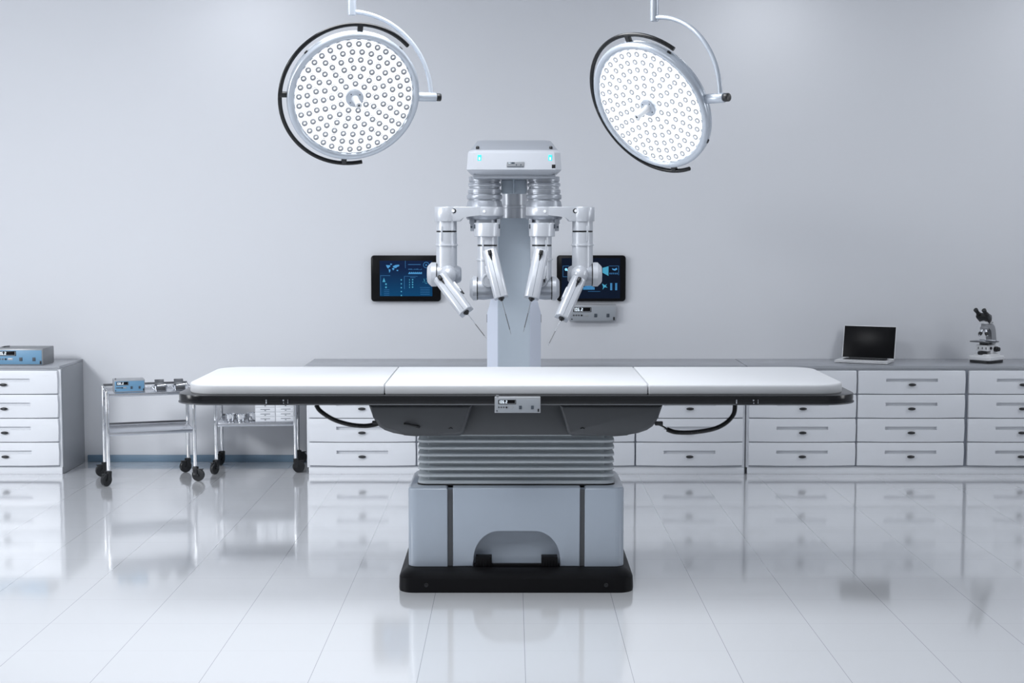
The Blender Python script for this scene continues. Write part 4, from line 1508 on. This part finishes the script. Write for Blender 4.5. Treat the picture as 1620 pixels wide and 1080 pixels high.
# curved arm: profile in (y, z), thickness along x
prof = [(0.082, 0.128), (0.086, 0.16), (0.084, 0.20), (0.076, 0.235), (0.062, 0.262), (0.040, 0.278), (0.010, 0.284), (-0.030, 0.284), (-0.045, 0.278), (-0.045, 0.256),
        (-0.010, 0.252), (0.012, 0.240), (0.024, 0.218), (0.028, 0.19), (0.026, 0.16), (0.022, 0.128)]
m = MB()
m.prism([(p[0], p[1]) for p in prof], -0.024, 0.024, bevel=0.006, seg=3, front_only=False)
m.xform(Matrix.Rotation(math.radians(90), 4, 'Z'))
# prism x -> y, its depth -> -x
obj('arm', m, 'mgrey', t, local=True)
m = MB(); slab(m, -0.030, 0.030, -0.055, 0.03, 0.018, 0.280, 0.298, 0.006)
m.cyl((0, -0.02, 0.296), (0, -0.02, 0.306), 0.030, n=28)
m.cyl((0.030, 0.01, 0.29), (0.046, 0.01, 0.29), 0.006, n=12)
obj('head_mount', m, 'mwhite', t, local=True)
m = MB(); m.lathe([(0.012, 0), (0.028, 0.004), (0.031, 0.016), (0.026, 0.026)], (0, -0.040, 0.232), (0, 0.28, 1), 28)
np_ = obj('nosepiece', m, 'mgrey', t, local=True)
for ang in (-100, -10, 80, 170):
    a = math.radians(ang)
    p0 = Vector((0.017 * math.cos(a), -0.042 + 0.017 * math.sin(a), 0.236))
    dr = Vector((0.5 * math.cos(a), 0.5 * math.sin(a) - 0.18, -1)).normalized()
    m = MB(); m.lathe([(0.0105, 0), (0.0105, 0.02), (0.0125, 0.021), (0.0125, 0.034), (0.008, 0.044), (0.005, 0.050)], p0, dr, 16, mis=[0, 0, 1, 1, 0])
    obj('objective', m, ['steel', 'black'], np_, local=True)
m = MB()
# black binocular head leaning to the viewer (-y)
rings = []
for y, z, hw, hd_ in ((0.006, 0.298, 0.030, 0.030), (-0.016, 0.318, 0.042, 0.034), (-0.052, 0.338, 0.047, 0.026), (-0.066, 0.347, 0.047, 0.018)):
    rings.append([(x, y + q * 0.72, z + q * 0.69) for x, q in ((-hw, -hd_), (hw, -hd_), (hw * 1.04, 0), (hw * 0.7, hd_), (-hw * 0.7, hd_), (-hw * 1.04, 0))])
m.loft(rings)
bmesh.ops.bevel(m.bm, geom=list(m.bm.edges), offset=0.004, segments=2, profile=0.5, affect='EDGES')
bh = obj('binocular_head', m, 'black', t, local=True)
for sx in (-1, 1):
    p0 = Vector((sx * 0.031, -0.046, 0.334))
    dr = Vector((sx * 0.03, -0.76, 0.66)).normalized()
    m = MB(); m.lathe([(0.017, 0), (0.0165, 0.03), (0.0135, 0.034), (0.0135, 0.060), (0.016, 0.062), (0.016, 0.074), (0.012, 0.078), (0.003, 0.077)], p0, dr, 20)
    obj('eyepiece', m, 'black', bh, local=True)
